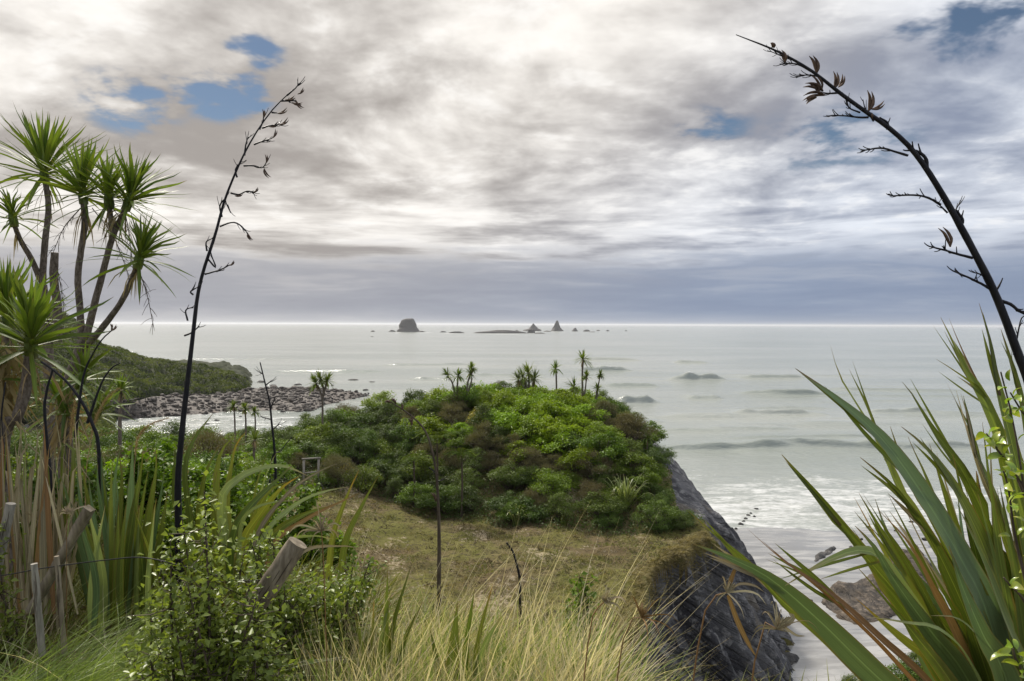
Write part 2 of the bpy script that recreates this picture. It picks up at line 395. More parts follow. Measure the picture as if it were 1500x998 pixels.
def terr_full(x, y, full=False):
    x = np.asarray(x, float); y = np.asarray(y, float)
    sd, arc = poly_sd(x, y)
    # top surface
    yf = np.interp(x, *YF); cr = np.interp(x, *CR)
    base = 8.0 + 1.6 * sm(-4, -14, x) * sm(30, 46, y) * sm(60, 50, y) - 4.4 * sm(-16, -23, x) * sm(50, 64, y) + 0.5 * (fbm(x * .13, y * .13, 3, 3) - .5)
    m_ = sm(-1.0, 13.5, y - yf)
    top = base + np.maximum(cr - base, 0) * m_ + 0.5 * (fbm(x * .35, y * .35, 3, 11) - .5)
    top = top + 0.16 * (fbm(x * 1.3, y * 1.3, 3, 21) - .5) + 0.30 * (fbm(x * 1.1, y * 1.6, 2, 33) - .5) + 0.12 * (fbm(x * 3.2, y * 3.2, 2, 31) - .5)
    # cliff: fluted mudstone falling from the edge
    sk = arc + .22 * np.maximum(sd, 0); fl = fbm(sk * .42 + 3, sd * .02, 3, 41); fl2 = fbm(sk * 1.5, sd * .06, 3, 51)
    rill = np.abs(fbm(sk * .8 + 40, sd * .02, 2, 61) - .5) * 2
    amp = sm(-.6, 2.0, sd)
    d = sd + amp * ((fl - .5) * 3.6 + (fl2 - .5) * 1.0 + (.35 - rill) * 2.4) * (1 - .6 * sm(44, 49, y)) + .35 * (fbm(arc * 1.1, 0 * sd, 3, 71) - .5)
    shoulder = sm(43, 47.5, y)
    dr_sharp = 2.3 * sm(-.05, .5, d) + 1.22 * np.maximum(d - .25, 0)
    dr_round = 0.26 * np.maximum(d + 0.7, 0) ** 1.85
    drop = dr_sharp * (1 - shoulder) + np.minimum(dr_round, 40) * shoulder
    tz = (top - drop) / .8 + 1.6 * fbm(x * .25, y * .25, 3, 85); tz = tz - np.floor(tz)
    ledge = .16 * (sm(.0, .75, tz) - sm(.8, 1.0, tz) - .5) * sm(.3, 1.2, d) + 0.10 * (fbm(x * .7 + 5, y * .7, 3, 81) - .5) * sm(0, 1, d)
    land = top - np.where(d > -.6, drop, 0) + ledge
    # beach
    sh = 72 + 9 * (fbm(x * .09, y * .05, 3, 91) - .5)
    be = np.clip((sh - y) * .022, -3.5, 1.1) + .06 * (fbm(x * .5, y * .5, 3, 95) - .5)
    be = np.where(x < 8, np.minimum(be, -1.5 + 0 * be), be) if False else be
    # scrubby toe slope at the right
    toe = 4.6 * np.exp(-(((x - 17.0) / 5.0) ** 2 + ((y - 28.5) / 5.5) ** 2)) + 1.2 * np.exp(-(((x - 25) / 6) ** 2 + ((y - 36) / 8) ** 2))
    be = be + toe * (0.8 + .5 * fbm(x * .4, y * .4, 3, 99))
    # bank that carries the camera
    lip = np.interp(x, *LIP)
    o = np.maximum(y - lip, 0); soft = np.where(o < 3, o * o / 6, o - 1.5)
    near = 18.25 - (.055 + .07 * sm(-3, -8, x)) * np.clip(y, 0, 60) - (.62 + .5 * sm(-.5, 1.5, x)) * soft + .14 * (fbm(x * .8, y * .8, 3, 13) - .5)
    near = near - 0.16 * np.maximum(x - 3, 0)
    z = np.maximum(np.maximum(land, be), near)
    rock = (land >= be) & (land >= near) & ((d > .12) | ((sd > -1.7 + .8 * (fbm(x * .8, y * .8, 2, 77) - .5)) & (y > 45.2) & (y < 62)))
    sand = (be > land) & (be > near) & (toe < .9)
    return (z, rock, sand, d, sd, arc) if full else (z, rock, sand, d, sd)
def terr(x, y): return terr_full(x, y)[0]
def ground_z(x, y): return float(terr(np.array([x]), np.array([y]))[0])

def axis_pts(spans):
    out = []
    for a, b, s in spans: out.append(np.arange(a, b, s))
    return np.concatenate(out + [[spans[-1][1]]])
XS = axis_pts([(-75, -26, 1.0), (-26, -2, .4), (-2, 20, .13), (20, 34, .4), (34, 60, 1.0)])
YS = axis_pts([(-8, 0, .5), (0, 8, .25), (8, 19, .4), (19, 56, .15), (56, 70, .4), (70, 100, 1.0)])
gx, gy = np.meshgrid(XS, YS)
gz, grock, gsand, gd, gsd, garc = terr_full(gx, gy, True)
nx, ny = len(XS), len(YS)
ii = (np.arange(ny - 1)[:, None] * nx + np.arange(nx - 1)[None]).ravel()
quads = np.stack([ii, ii + 1, ii + nx + 1, ii + nx], -1)
vr = grock.ravel().astype(float)[quads].mean(1); vs = gsand.ravel().astype(float)[quads].mean(1)
is_r = vr > .5; is_s = (vs > .5) & ~is_r; is_g = ~(is_r | is_s)
VV = np.stack([gx, gy, gz], -1).reshape(-1, 3)
LF = np.stack([garc.ravel(), gsd.ravel(), gz.ravel()], -1)
def sub(maskf):
    q = quads[maskf]; u, inv = np.unique(q, return_inverse=True)
    return MB().add(VV[u], inv.reshape(-1, 4), LF[u])

def ground_material():
    m_, t = mat('turf_and_soil')
    pos = t.n('ShaderNodeTexCoord').outputs['Object']
    n0 = t.noise(pos, .22, 4, .6, .4); n1 = t.noise(pos, .9, 5, .62, .3); n2 = t.noise(pos, 4.5, 5, .65); n3 = t.noise(pos, 19, 4, .6)
    c = t.mix(t.rng(n1, .38, .60), (.10, .098, .030), (.165, .140, .060))        # olive turf / dry
    c = t.mix(t.m('MULTIPLY', t.rng(n0, .40, .62), .8), c, (.12, .085, .048))       # brown dead thatch
    grn = t.m('MULTIPLY', t.rng(t.noise(t.vm('ADD', pos, (31, 7, 2)), .35, 5), .46, .60), .7)
    c = t.mix(grn, c, (.130, .132, .030))
    c = t.mix(t.m('MULTIPLY', t.rng(n2, .50, .62), .9), c, (.038, .030, .016))        # fine dark brown mottling
    c = t.mix(t.m('MULTIPLY', t.rng(n3, .5, .75), .55), c, (.20, .175, .085))
    bare = t.m('ADD', t.noise(t.vm('ADD', pos, (5, 50, 2)), .30, 3), t.m('MULTIPLY', t.m('SUBTRACT', n2, .5), .9))
    c = t.mix(t.m('MULTIPLY', t.rng(bare, .60, .72), .8), c, (.38, .315, .21))
    b = t.m('ADD', n2, t.m('MULTIPLY', n3, .5))
    finish(t, princ(t, c, .95, .1, b, 1.0, .14).outputs[0]); return m_
def rock_material(name='dark_mudstone', a=(.038, .038, .044), b=(.125, .124, .13), c3=(.25, .246, .244), warm=(.14, .115, .08), flow=False):
    m_, t = mat(name)
    pos = t.n('ShaderNodeTexCoord').outputs['Object']
    # strata and rills run down the fall line (roughly +x +y and down)
    if flow:
        fa = t.sep(t.n('ShaderNodeAttribute', attribute_name='lf').outputs['Vector'])
        sv = t.n('ShaderNodeMapping'); t.put(sv.inputs[0], t.comb(fa[0], t.m('MULTIPLY', fa[1], .22), t.m('MULTIPLY', t.sep(pos)[2], .1)))
    else:
        sv = t.n('ShaderNodeMapping'); t.put(sv.inputs[0], pos); sv.inputs['Scale'].default_value = (.6, .9, .5)
    n1 = t.noise(sv.outputs[0], 1.1, 6, .62, .5); n2 = t.noise(pos, 2.2, 6, .62); n3 = t.noise(pos, 11, 5, .65)
    n4 = t.noise(sv.outputs[0], 5.0, 5, .6)
    px_, py_, pz_ = t.sep(pos)
    tilt = t.m('ADD', pz_, t.m('ADD', t.m('MULTIPLY', px_, .42), t.m('MULTIPLY', py_, -.10)))
    bed = t.noise(t.comb(t.m('MULTIPLY', px_, .08), t.m('MULTIPLY', py_, .08), t.m('MULTIPLY', tilt, 3.2)), 1.3, 4, .6)
    c = t.mix(t.rng(n1, .40, .60), a, b)
    c = t.mix(t.m('MULTIPLY', t.rng(n2, .50, .68), .85), c, c3)
    c = t.mix(t.m('MULTIPLY', t.rng(n4, .55, .75), .6), c, tuple(q * .55 for q in a))
    c = t.mix(t.m('MULTIPLY', t.rng(n3, .56, .74), .35), c, c3)
    c = t.mix(t.m('MULTIPLY', t.rng(bed, .55, .62), .65), c, tuple(q * .5 for q in a))
    c = t.mix(t.m('MULTIPLY', t.rng(t.noise(pos, .5, 3), .56, .7), .5), c, warm)
    h = t.m('ADD', t.m('ADD', t.m('ADD', t.m('MULTIPLY', n1, 1.0), t.m('MULTIPLY', t.rng(bed, .45, .62), -.8)), t.m('MULTIPLY', n2, .6)), t.m('ADD', t.m('MULTIPLY', n3, .35), t.m('MULTIPLY', n4, .7)))
    finish(t, princ(t, c, .75, .3, h, .9, .22).outputs[0]); return m_
def sand_material():
    m_, t = mat('wet_sand')
    pos = t.n('ShaderNodeTexCoord').outputs['Object']
    n1 = t.noise(pos, .25, 4, .5); n2 = t.noise(pos, 2.0, 5, .6); n3 = t.noise(t.vm('MULTIPLY', pos, (.5, 2.0, 1)), .5, 4)
    c = t.mix(t.rng(n1, .38, .62), (.225, .225, .22), (.315, .312, .30))
    c = t.mix(t.m('MULTIPLY', t.rng(n2, .55, .75), .4), c, (.16, .152, .14))
    wet = t.rng(n3, .42, .58)
    c = t.mix(t.m('MULTIPLY', wet, .55), c, (.15, .148, .142))
    finish(t, princ(t, c, t.rng(wet, 0, 1, .32, .10, False), .5, n2, .15, .02).outputs[0]); return m_
M = {}
M['turf'] = ground_material(); M['rock'] = rock_material(flow=True); M['sand'] = sand_material()
for nm, mk_, mt in (('ground', is_g, 'turf'), ('cliff', is_r, 'rock'), ('beach', is_s, 'sand')):
    tag(link(nm, sub(mk_).mesh(nm), M[mt]), kind='structure')

# ------------------------------------------------------------------ the sea
WAVES = []   # distance, x0 px, x1 px, height, breaking foam
for ypx, x0, x1, h_, fo in [(657, 960, 1180, .50, 0), (656, 1140, 1320, .5, 0), (655, 1270, 1460, .42, 0), (607, 1080, 1210, .55, 0), (605, 1270, 1380, .5, 0), (612, 985, 1090, .3, 0),
                            (590, 900, 965, .85, 0), (583, 1010, 1060, .5, 0), (577, 1090, 1210, .6, 0), (556, 985, 1062, 1.15, 1.0), (552, 1085, 1180, .7, 0),
                            (565, 885, 965, .55, 0), (543, 850, 925, .9, 1.0), (527, 850, 935, .8, .35), (531, 990, 1040, .6, .2), (618, 900, 970, .35, 0),
                            (738, 1050, 1330, .20, .9), (747, 1030, 1250, .16, .8), (700, 1040, 1500, .12, .7), (720, 1000, 1500, .12, .8), (557, 600, 700, .5, 0), (550, 690, 800, .4, 0),
                            (535, 560, 700, .4, 0), (545, 400, 560, .35, 0), (520, 700, 850, .4, 0), (570, 1200, 1420, .35, 0), (640, 1050, 1350, .22, 0), (630, 960, 1100, .2, 0)]:
    WAVES.append((H * FPX / (ypx - 475.0), x0, x1, h_ * (2.3 if ypx < 690 else 1.5), fo))
_rw = np.random.default_rng(55)
for k in range(46):                                          # the long swell lines between the named waves
    yp = 475 + 24 * (1 + 8.0 * _rw.random() ** 1.25); xc = _rw.uniform(250, 1500); wd = _rw.uniform(110, 330)
    if yp > 688 or (yp > 575 and xc < 950): continue
    WAVES.append((H * FPX / (yp - 475.0), xc - wd / 2, xc + wd / 2, _rw.uniform(.22, .55), 0))
def sea_z(x, y):
    z = np.zeros(x.shape); foam = np.zeros(x.shape)
    px = 750 + FPX * x / np.maximum(y, 5)
    for k, (D, x0, x1, h_, fo) in enumerate(WAVES):
        xa, xb = (x0 - 750) * D / FPX, (x1 - 750) * D / FPX
        wx = sm(xa - .12 * (xb - xa), xa + .22 * (xb - xa), x) * (1 - sm(xb - .25 * (xb - xa), xb + .12 * (xb - xa), x))
        wx = wx * (.45 + .8 * fbm(x * 5 / (xb - xa) + k * 9, 0 * x, 2, 5))
        yc = D + .012 * D * 2 * (vn(x / (.13 * D) + k * 5.1, 0 * x, 9) - .5) + 0.02 * (x - (xa + xb) / 2)
        s = y - yc
        wf = .5 + D * .0034; wb = 3.0 + D * .025
        pr = np.where(s < 0, np.exp(-(s / wf) ** 2), np.exp(-(s / wb) ** 2))
        z = z + h_ * wx * pr
        if fo: foam = np.maximum(foam, fo * wx * np.where(s < 0, np.exp(-(s / (wf * 1.3)) ** 2), np.exp(-(s / (wb * .35)) ** 2)) * sm(.45, .9, wx))
    far = sm(60, 140, y)
    z = z + .30 * far * (fbm(x * .022, y * .11, 3, 101) - .5) + .10 * (fbm(x * .12, y * .4, 3, 111) - .5)
    return z, foam
def sea_mesh():
    ys = [40.0]
    while ys[-1] < 70000:
        y = ys[-1]; ys.append(y + (.35 if y < 135 else .0026 * y if y < 420 else .02 * y if y < 4000 else .12 * y))
    ys = np.array(ys); us = np.concatenate([np.linspace(-4, -.72, 14)[:-1], np.linspace(-.72, .72, 331), np.linspace(.72, 4, 14)[1:]])
    y = np.repeat(ys[:, None], len(us), 1); x = us[None] * y
    z, foam = sea_z(x, y); z = z * (1 - sm(420, 700, y))
    # shore break: foam on the swash, thinning outwards, and round the boulder bank
    nz = fbm(x * .10, y * .22, 4, 121)
    surf = 1.15 * sm(126, 80, y + 24 * (nz - .5)) * sm(-20, 8, x) * (.55 + .6 * sm(.35, .6, fbm(x * .05, y * .16, 3, 123)))
    inlet = np.exp(-((x + 62 + .25 * (y - 160)) / 22) ** 2 - ((y - 152) / 15) ** 2)
    inl2 = sm(.42, .58, inlet + .5 * (nz - .5))
    swash = sm(84, 75, y + 6 * (nz - .5)) * sm(-10, 8, x)
    foam = np.maximum(foam, np.maximum(np.maximum(surf * .80, swash * .95), inl2 * .85))
    pxx = 750 + FPX * x / y; pyy = 475 + FPX * H / y
    for cx, cy, wx, wy in ((742, 489.2, 52, .8), (625, 487.6, 14, .7), (660, 489.0, 22, .6), (585, 487.4, 14, .6), (816, 485.6, 16, .5), (784, 485.6, 16, .5)):   # surf on the reefs
        foam = np.maximum(foam, 1.1 * np.exp(-((pxx - cx) / wx) ** 2 - ((pyy - cy) / wy) ** 2))
    n = len(us); i = (np.arange(len(ys) - 1)[:, None] * n + np.arange(n - 1)[None]).ravel()
    F = np.stack([i, i + 1, i + n + 1, i + n], -1)
    return MB().add(np.stack([x, y, z], -1), F, np.stack([foam, 0 * foam, 0 * foam], -1).reshape(-1, 3))
def sea_material():
    m_, t = mat('sea_water')
    pos = t.n('ShaderNodeNewGeometry').outputs['Position']
    fo = t.sep(t.n('ShaderNodeAttribute', attribute_name='lf').outputs['Vector'])[0]
    p2 = t.vm('MULTIPLY', pos, (.55, 1.0, 1.0))
    w1 = t.noise(p2, .22, 6, .62, .2); w2 = t.noise(p2, 1.1, 5, .62); w3 = t.noise(t.vm('MULTIPLY', pos, (.3, 1.0, 1.0)), .018, 4, .55)
    h = t.m('ADD', t.m('MULTIPLY', w1, 1.1), t.m('ADD', t.m('MULTIPLY', w2, .28), t.m('MULTIPLY', w3, 3.0)))
    c = t.mix(t.rng(w3, .35, .65), (.205, .23, .208), (.275, .292, .268))
    wat = princ(t, c, .18, .5, h, .55, 1.0); wat.inputs['IOR'].default_value = 1.33
    f1 = t.noise(t.vm('MULTIPLY', pos, (.42, 1.0, 1.0)), .55, 7, .68, .8); f2 = t.noise(t.vm('MULTIPLY', pos, (.5, 1.0, 1)), 2.2, 6, .65, .5)
    fm = t.m('ADD', t.m('MULTIPLY', f1, .6), t.m('MULTIPLY', f2, .4))
    fmask = t.rng(t.m('ADD', fm, t.m('MULTIPLY', fo, .30)), .72, .92)
    fmask = t.m('MULTIPLY', fmask, t.rng(fo, .02, .2))
    foamb = princ(t, (.50, .51, .505), .7, .3, f2, .6, .15)
    mx = t.n('ShaderNodeMixShader'); t.put(mx.inputs[0], fmask)
    t.t.links.new(wat.outputs[0], mx.inputs[1]); t.t.links.new(foamb.outputs[0], mx.inputs[2])
    finish(t, mx.outputs[0]); return m_
M['sea'] = sea_material()
tag(link('sea', sea_mesh().mesh('sea'), M['sea']), kind='structure')

# ------------------------------------------------------------------ rocks
def rock_mb(seed, sx, sy, sz, res=14, rough=.35, flat=0.0, pts=None):
    rg = np.random.default_rng(seed)
    u = np.linspace(0, 2 * np.pi, res * 2, endpoint=False); v = np.linspace(-.5 * np.pi, .5 * np.pi, res)
    uu, vv = np.meshgrid(u, v)
    X = np.cos(vv) * np.cos(uu); Y = np.cos(vv) * np.sin(uu); Z = np.sin(vv)
    k = 1 + rough * 2 * (fbm(X * 1.4 + Z * .8 + seed * 3.3, Y * 1.4 + Z * 1.1 + seed, 4, seed % 97, .6) - .5)
    pl = nrm(rg.normal(size=(9, 3)))
    for p_ in pl:                                         # a few broken planes
        dd = X * p_[0] + Y * p_[1] + Z * p_[2]
        k = np.where(k * dd > .72, .72 / np.maximum(dd, .2), k)
    V = np.stack([X * k * sx, Y * k * sy, Z * k * sz], -1)
    n = res * 2; i = np.arange(res - 1)[:, None] * n; j = np.arange(n)[None]; j2 = (j + 1) % n
    F = np.stack([i + j, i + j2, i + n + j2, i + n + j], -1).reshape(-1, 4)
    return MB().add(V, F)
M['boulder'] = rock_material('grey_brown_boulder', (.05, .043, .038), (.12, .102, .088), (.19, .165, .145), (.125, .095, .07))
M['wetrock'] = rock_material('wet_dark_rock', (.03, .03, .03), (.075, .07, .065), (.12, .115, .11), (.08, .065, .05))
M['stack'] = rock_material('sea_stack_rock', (.055, .052, .05), (.11, .10, .095), (.15, .14, .13), (.10, .085, .06))

# sea stacks and reefs far out: silhouettes revolved from profiles, real size at real distance
def stack(cx, base_y, prof, depth_px, seed, label, name='sea_stack', group=None):
    D = H * FPX / (base_y - 475.0); k = D / FPX
    c = np.array([(cx - 750) * k, D, 0.0])
    prof = np.array(prof, float)            # (height px, left px, right px) from the base up
    nl, ns = 26, 28
    hh = np.linspace(0, prof[-1, 0], nl); l = np.interp(hh, prof[:, 0], prof[:, 1]); r = np.interp(hh, prof[:, 0], prof[:, 2])
    th = np.linspace(0, 2 * np.pi, ns, endpoint=False)
    V = []
    for a, (h_, l_, r_) in enumerate(zip(hh, l, r)):
        mid, half = (l_ + r_) / 2, (r_ - l_) / 2
        rr = 1 + .22 * (fbm(np.cos(th) * 1.6 + seed + h_ * .12, np.sin(th) * 1.6 + h_ * .22, 4, seed) - .5) * 2
        V.append(np.stack([mid + half * np.cos(th) * rr, half * depth_px * np.sin(th) * rr, h_ + .6 * (fbm(np.cos(th) * 2 + 9, np.sin(th) * 2, 3, seed + 3) - .5) * (a > 0) - (1.5 if a == 0 else 0)], -1))
    V = np.array(V).reshape(-1, 3) * k
    V = np.vstack([V, [[(l[-1] + r[-1]) / 2 * k, 0, hh[-1] * k]]])
    i = np.arange(nl - 1)[:, None] * ns; j = np.arange(ns)[None]; j2 = (j + 1) % ns
    mb = MB(); F = np.stack([i + j, i + j2, i + ns + j2, i + ns + j], -1).reshape(-1, 4)
    mb.add(V, F)
    b0 = (nl - 1) * ns
    mb.F.append(np.stack([b0 + np.arange(ns), b0 + (np.arange(ns) + 1) % ns, np.full(ns, nl * ns)], -1)); mb.mi.append(np.zeros(ns))
    o = link(name, mb.mesh(name), M['stack'], loc=c); return tag(o, label, 'rock', group)
stack(598, 486.4, [(-.5, -17, 20), (3, -14.5, 15.5), (8, -13, 12), (13, -11.5, 10.4), (16.5, -9.5, 9.2), (18.6, -6.5, 8.0), (19.6, -2, 6.4)], .8, 3, 'tall blocky flat-topped sea stack far out on the water')
stack(781, 484.6, [(-.5, -16, 13), (2, -13.5, 10), (3.5, -6.5, 7.6), (6, -4.5, 5.0), (9, -1.8, 2.2), (11, -.4, .4)], .7, 5, 'squat pointed sea stack with low shoulders, far offshore')
stack(816, 484.6, [(-.5, -11, 11), (1.8, -8.5, 8.5), (5, -6.3, 5.2), (10, -4, 3.2), (14, -2, 1.8), (15.6, -.6, .5)], .7, 8, 'slender pointed sea stack, tallest spire of the offshore group')
stack(842, 484.8, [(-.5, -6, 6), (2, -3, 3.2), (4.5, -1, 2), (5.2, .4, 1.0)], .7, 12, 'small leaning rock fang next to the slender spire')
stack(859, 485.0, [(-.5, -6, 5), (1.6, -4, 4), (2.8, -1.5, 2)], .7, 13, 'small rounded rock islet beyond the leaning fang')
stack(738, 488.0, [(-.5, -43, 40), (1.6, -38, 33), (3.2, -20, 22), (4.6, -9, 5)], .14, 17, 'long low dark reef awash in front of the pointed stacks', 'rock_reef')
stack(778, 487.4, [(-.5, -6, 5.5), (3, -4.6, 4.8), (5, -4, 4), (5.8, -2, 2)], .7, 19, 'dark block of rock on the end of the long reef')
stack(790, 488.4, [(-.5, -9, 10), (1, -6, 6), (1.6, -2, 2)], .4, 23, 'flat dark ledge of rock trailing off the reef block')
stack(668, 488.0, [(-.5, -14, 15), (1.3, -9, 10), (2.4, -2, 5)], .2, 29, 'thin low line of dark rocks between the blocky stack and reef', 'rock_reef')
stack(649, 487.0, [(-.5, -5, 6), (1.2, -3, 4), (1.9, -1, 1)], .4, 31, 'low flat rock just right of the blocky stack')
stack(574, 486.4, [(-.5, -6, 7), (1.4, -3, 4), (2.6, -1.5, .5)], .5, 37, 'low pointed rock against the foot of the blocky stack')
stack(619, 486.6, [(-.5, -8, 7), (1.1, -5, 2), (1.7, -3, 0)], .4, 41, 'thin ledge running out from the foot of the blocky stack')
for k, (x, y, w, h_) in enumerate([(546, 486.5, 4, 2.0), (545, 494, 2.5, .7), (876, 484, 3.5, 1.5), (890, 484.5, 3, 1.6), (802, 485.5, 7, 1.6), (757, 484.5, 3, 1.2), (917, 484.3, 2.0, 1.2), (868, 486, 6, .9)]):
    stack(x, y, [(-.3, -w, w), (h_ * .6, -w * .6, w * .6), (h_, -w * .2, w * .2)], .6, 50 + k, 'tiny dark rock awash among the offshore stacks', 'sea_rock', 'tiny offshore rocks')

# boulder bank on the left shore
BK = np.array([G(215, 612, 0), G(330, 604, 0), G(450, 606, 0), G(470, 596, 0), G(540, 583, 0), G(525, 574, 1.2), G(470, 571, 2.0), G(380, 570, 2.6), G(300, 573, 3.0), G(180, 590, 4.0)])
def bank_z(x, y):
    D = y; px = 750 + FPX * x / y
    lo = np.interp(px, [180, 240, 330, 400, 455, 475, 545], [616, 612, 604, 601, 603, 594, 580]); hi = np.interp(px, [180, 300, 380, 470, 525, 545], [588, 573, 570, 571, 575, 579])
    d0 = H * FPX / (lo - 475.0); zt = np.interp(px, [180, 300, 380, 470, 525, 545], [4, 3, 2.6, 2.0, 1.2, .6]); d1 = (H - zt) * FPX / (hi - 475.0)
    f = (D - d0) / np.maximum(d1 - d0, 1)
    return np.where(f < 0, f * 3, np.where(f < 1, zt * f ** .7, zt * (1 - 1.6 * (f - 1)))) - 3 * sm(538, 556, px), f, px
def boulder_bank():
    us = np.linspace(-.62, -.17, 150); ys = np.linspace(140, 245, 130)
    y = np.repeat(ys[:, None], 150, 1); x = us[None] * y
    z, f, px = bank_z(x, y); z = z + .35 * (fbm(x * .5, y * .5, 3, 131) - .5)
    i = (np.arange(129)[:, None] * 150 + np.arange(149)[None]).ravel()
    q = np.stack([i, i + 1, i + 151, i + 150], -1)
    tag(link('boulder_shore', MB().add(np.stack([x, y, z], -1), q).mesh('boulder_shore'), M['boulder']), kind='structure')
    rg = np.random.default_rng(5)
    protos = [rock_mb(60 + k, 1, .85, .62, 5, .4) for k in range(5)]
    n = 5200; yy = rg.uniform(150, 222, n); xx = rg.uniform(-.56, -.19, n) * yy
    z, f, px = bank_z(xx, yy); keep = (f > -.06) & (f < 1.25) & (px < 545); xx, yy, z = xx[keep], yy[keep], z[keep]
    mb = MB(); big = []
    for a in range(len(xx)):
        s = rg.lognormal(-.95, .45); s = min(s, 1.5)
        p = protos[a % 5]; th = rg.uniform(0, 6.28); c_, s_ = math.cos(th), math.sin(th)
        V = p.V[0] * s; V = np.stack([V[:, 0] * c_ - V[:, 1] * s_, V[:, 0] * s_ + V[:, 1] * c_, V[:, 2]], -1) + [xx[a], yy[a], z[a] + .15 * s]
        mb.add(V, p.F[0])
    o = link('boulders', mb.mesh('boulders', smooth=False), M['boulder'])
    tag(o, 'bank of grey boulders and cobbles below the bush headland', 'boulders', None, 'stuff')
boulder_bank()
def lone_rock(x, y, wpx, hpx, seed, label, z=0.0, m_='wetrock', group=None, dep=.8, name='shore_rock', rough=.35, res=12):
    c = G(x, y, z); k = c[1] / FPX
    mb = rock_mb(seed, wpx * k / 2, wpx * k / 2 * dep, hpx * k, res, rough)
    return tag(link(name, mb.mesh(name, smooth=False), M[m_], loc=(c[0], c[1], z)), label, 'rock', group)
for k, (x, y, w, h_) in enumerate([(430, 577, 34, 9), (446, 576, 20, 7), (462, 578, 26, 6), (485, 581, 22, 5), (508, 579, 22, 6), (523, 578, 18, 4), (412, 575, 16, 5)]):
    lone_rock(x, y, w, h_, 200 + k, 'dark wet rock at the seaward end of the boulder bank', .5, group='dark rocks ending the boulder bank')
for k, (x, y, w, h_) in enumerate([(383, 560, 13, 2.5), (437, 564, 14, 2.5), (517, 557, 18, 2), (545, 560, 10, 1.6), (400, 565, 10, 2), (458, 570, 12, 2), (487, 565, 5, 2), (536, 572, 9, 2)]):
    lone_rock(x, y, w, h_, 220 + k, 'small low rock awash just off the boulder bank', 0, group='rocks awash off the boulder bank')
for k, (x, y, w, h_) in enumerate([(318, 617, 8, 3), (303, 622, 7, 2.5), (415, 604, 9, 3), (352, 611, 6, 2)]):
    lone_rock(x, y, w, h_, 240 + k, 'dark stone in white foam behind the bush', 0, group='stones in the inlet foam')

# rocks on the beach at the right
def slab(pts, z, h_, seed, label, m_, name='rock_outcrop', n=60):
    """low broken outcrop inside a pixel outline on the beach"""
    poly = np.array([G(x, y, z)[:2] for x, y in pts]); c = poly.mean(0)
    lo, hi = poly.min(0) - .5, poly.max(0) + .5
    X, Y = np.meshgrid(np.linspace(lo[0], hi[0], n), np.linspace(lo[1], hi[1], n))
    ins = np.zeros(X.shape, bool); dist = np.full(X.shape, 1e9)
    for k in range(len(poly)):
        a, b = poly[k], poly[(k + 1) % len(poly)]
        ins ^= ((a[1] > Y) != (b[1] > Y)) & (X < (b[0] - a[0]) * (Y - a[1]) / (b[1] - a[1] + 1e-12) + a[0])
        s = b - a; t_ = np.clip(((X - a[0]) * s[0] + (Y - a[1]) * s[1]) / (s @ s), 0, 1)
        dist = np.minimum(dist, np.hypot(X - a[0] - t_ * s[0], Y - a[1] - t_ * s[1]))
    sd = np.where(ins, dist, -dist) + .5 * (fbm(X * 1.1, Y * 1.1, 3, seed) - .5)
    zz = ground_z(c[0], c[1])
    ridg = np.abs(fbm(X * .8 + Y * .3, Y * .5, 4, seed + 2, .6) - .5) * 2
    Z = zz - .5 + (h_ + .5) * sm(-.25, .7, sd) * (.55 + .8 * fbm(X * .7, Y * .7, 4, seed + 4)) - h_ * .5 * ridg * sm(0, .5, sd)
    i = (np.arange(n - 1)[:, None] * n + np.arange(n - 1)[None]).ravel()
    q = np.stack([i, i + 1, i + n + 1, i + n], -1)
    q = q[(sd.ravel()[q] > -.5).any(1)]
    u, inv = np.unique(q, return_inverse=True)
    V = np.stack([X, Y, Z], -1).reshape(-1, 3)[u]
    o = link(name, MB().add(V - [c[0], c[1], zz], inv.reshape(-1, 4)).mesh(name, smooth=False), M[m_], loc=(c[0], c[1], zz))
    return tag(o, label, 'rock')
M['brownrock'] = rock_material('brown_mudstone', (.038, .032, .026), (.10, .080, .060), (.185, .15, .115), (.11, .08, .05))
slab([(1195, 872), (1215, 846), (1262, 838), (1300, 802), (1345, 790), (1380, 830), (1360, 880), (1300, 905), (1255, 912), (1215, 898)], 1.0, .5, 301, 'low brown rock outcrop lying on the wet sand', 'brownrock')
slab([(1160, 842), (1175, 826), (1198, 800), (1222, 790), (1232, 797), (1205, 820), (1185, 846), (1165, 850)], .6, .12, 302, 'narrow dark strip of flat reef on the beach', 'wetrock')
slab([(1120, 963), (1145, 950), (1182, 955), (1178, 968), (1140, 975)], 1.0, .4, 303, 'small dark ledge at the foot of the cliff', 'wetrock', n=30)
slab([(1232, 792), (1250, 788), (1268, 803), (1262, 822), (1240, 812)], .6, .14, 304, 'dark patch of flat rock beside the reef strip', 'wetrock', n=30)
rg = np.random.default_rng(9)
for k, (x, y, w) in enumerate([(1085, 768, 9), (1092, 760, 7), (1096, 755, 7), (1108, 747, 10), (1112, 744, 7), (1078, 775, 6), (1100, 752, 5), (1272, 772, 7), (1262, 790, 6), (1245, 780, 5), (1335, 765, 9), (1355, 790, 10), (1440, 770, 12), (1465, 760, 8), (1312, 778, 6), (1170, 905, 7), (1188, 880, 6), (1150, 960, 8), (1215, 925, 7), (1105, 757, 6), (1089, 764, 6)]):
    lone_rock(x, y, w, w * .32, 320 + k, 'dark stone lying in the shallow wash of the beach', .02 if y < 790 else .7, group='dark stones in the beach wash', res=7)

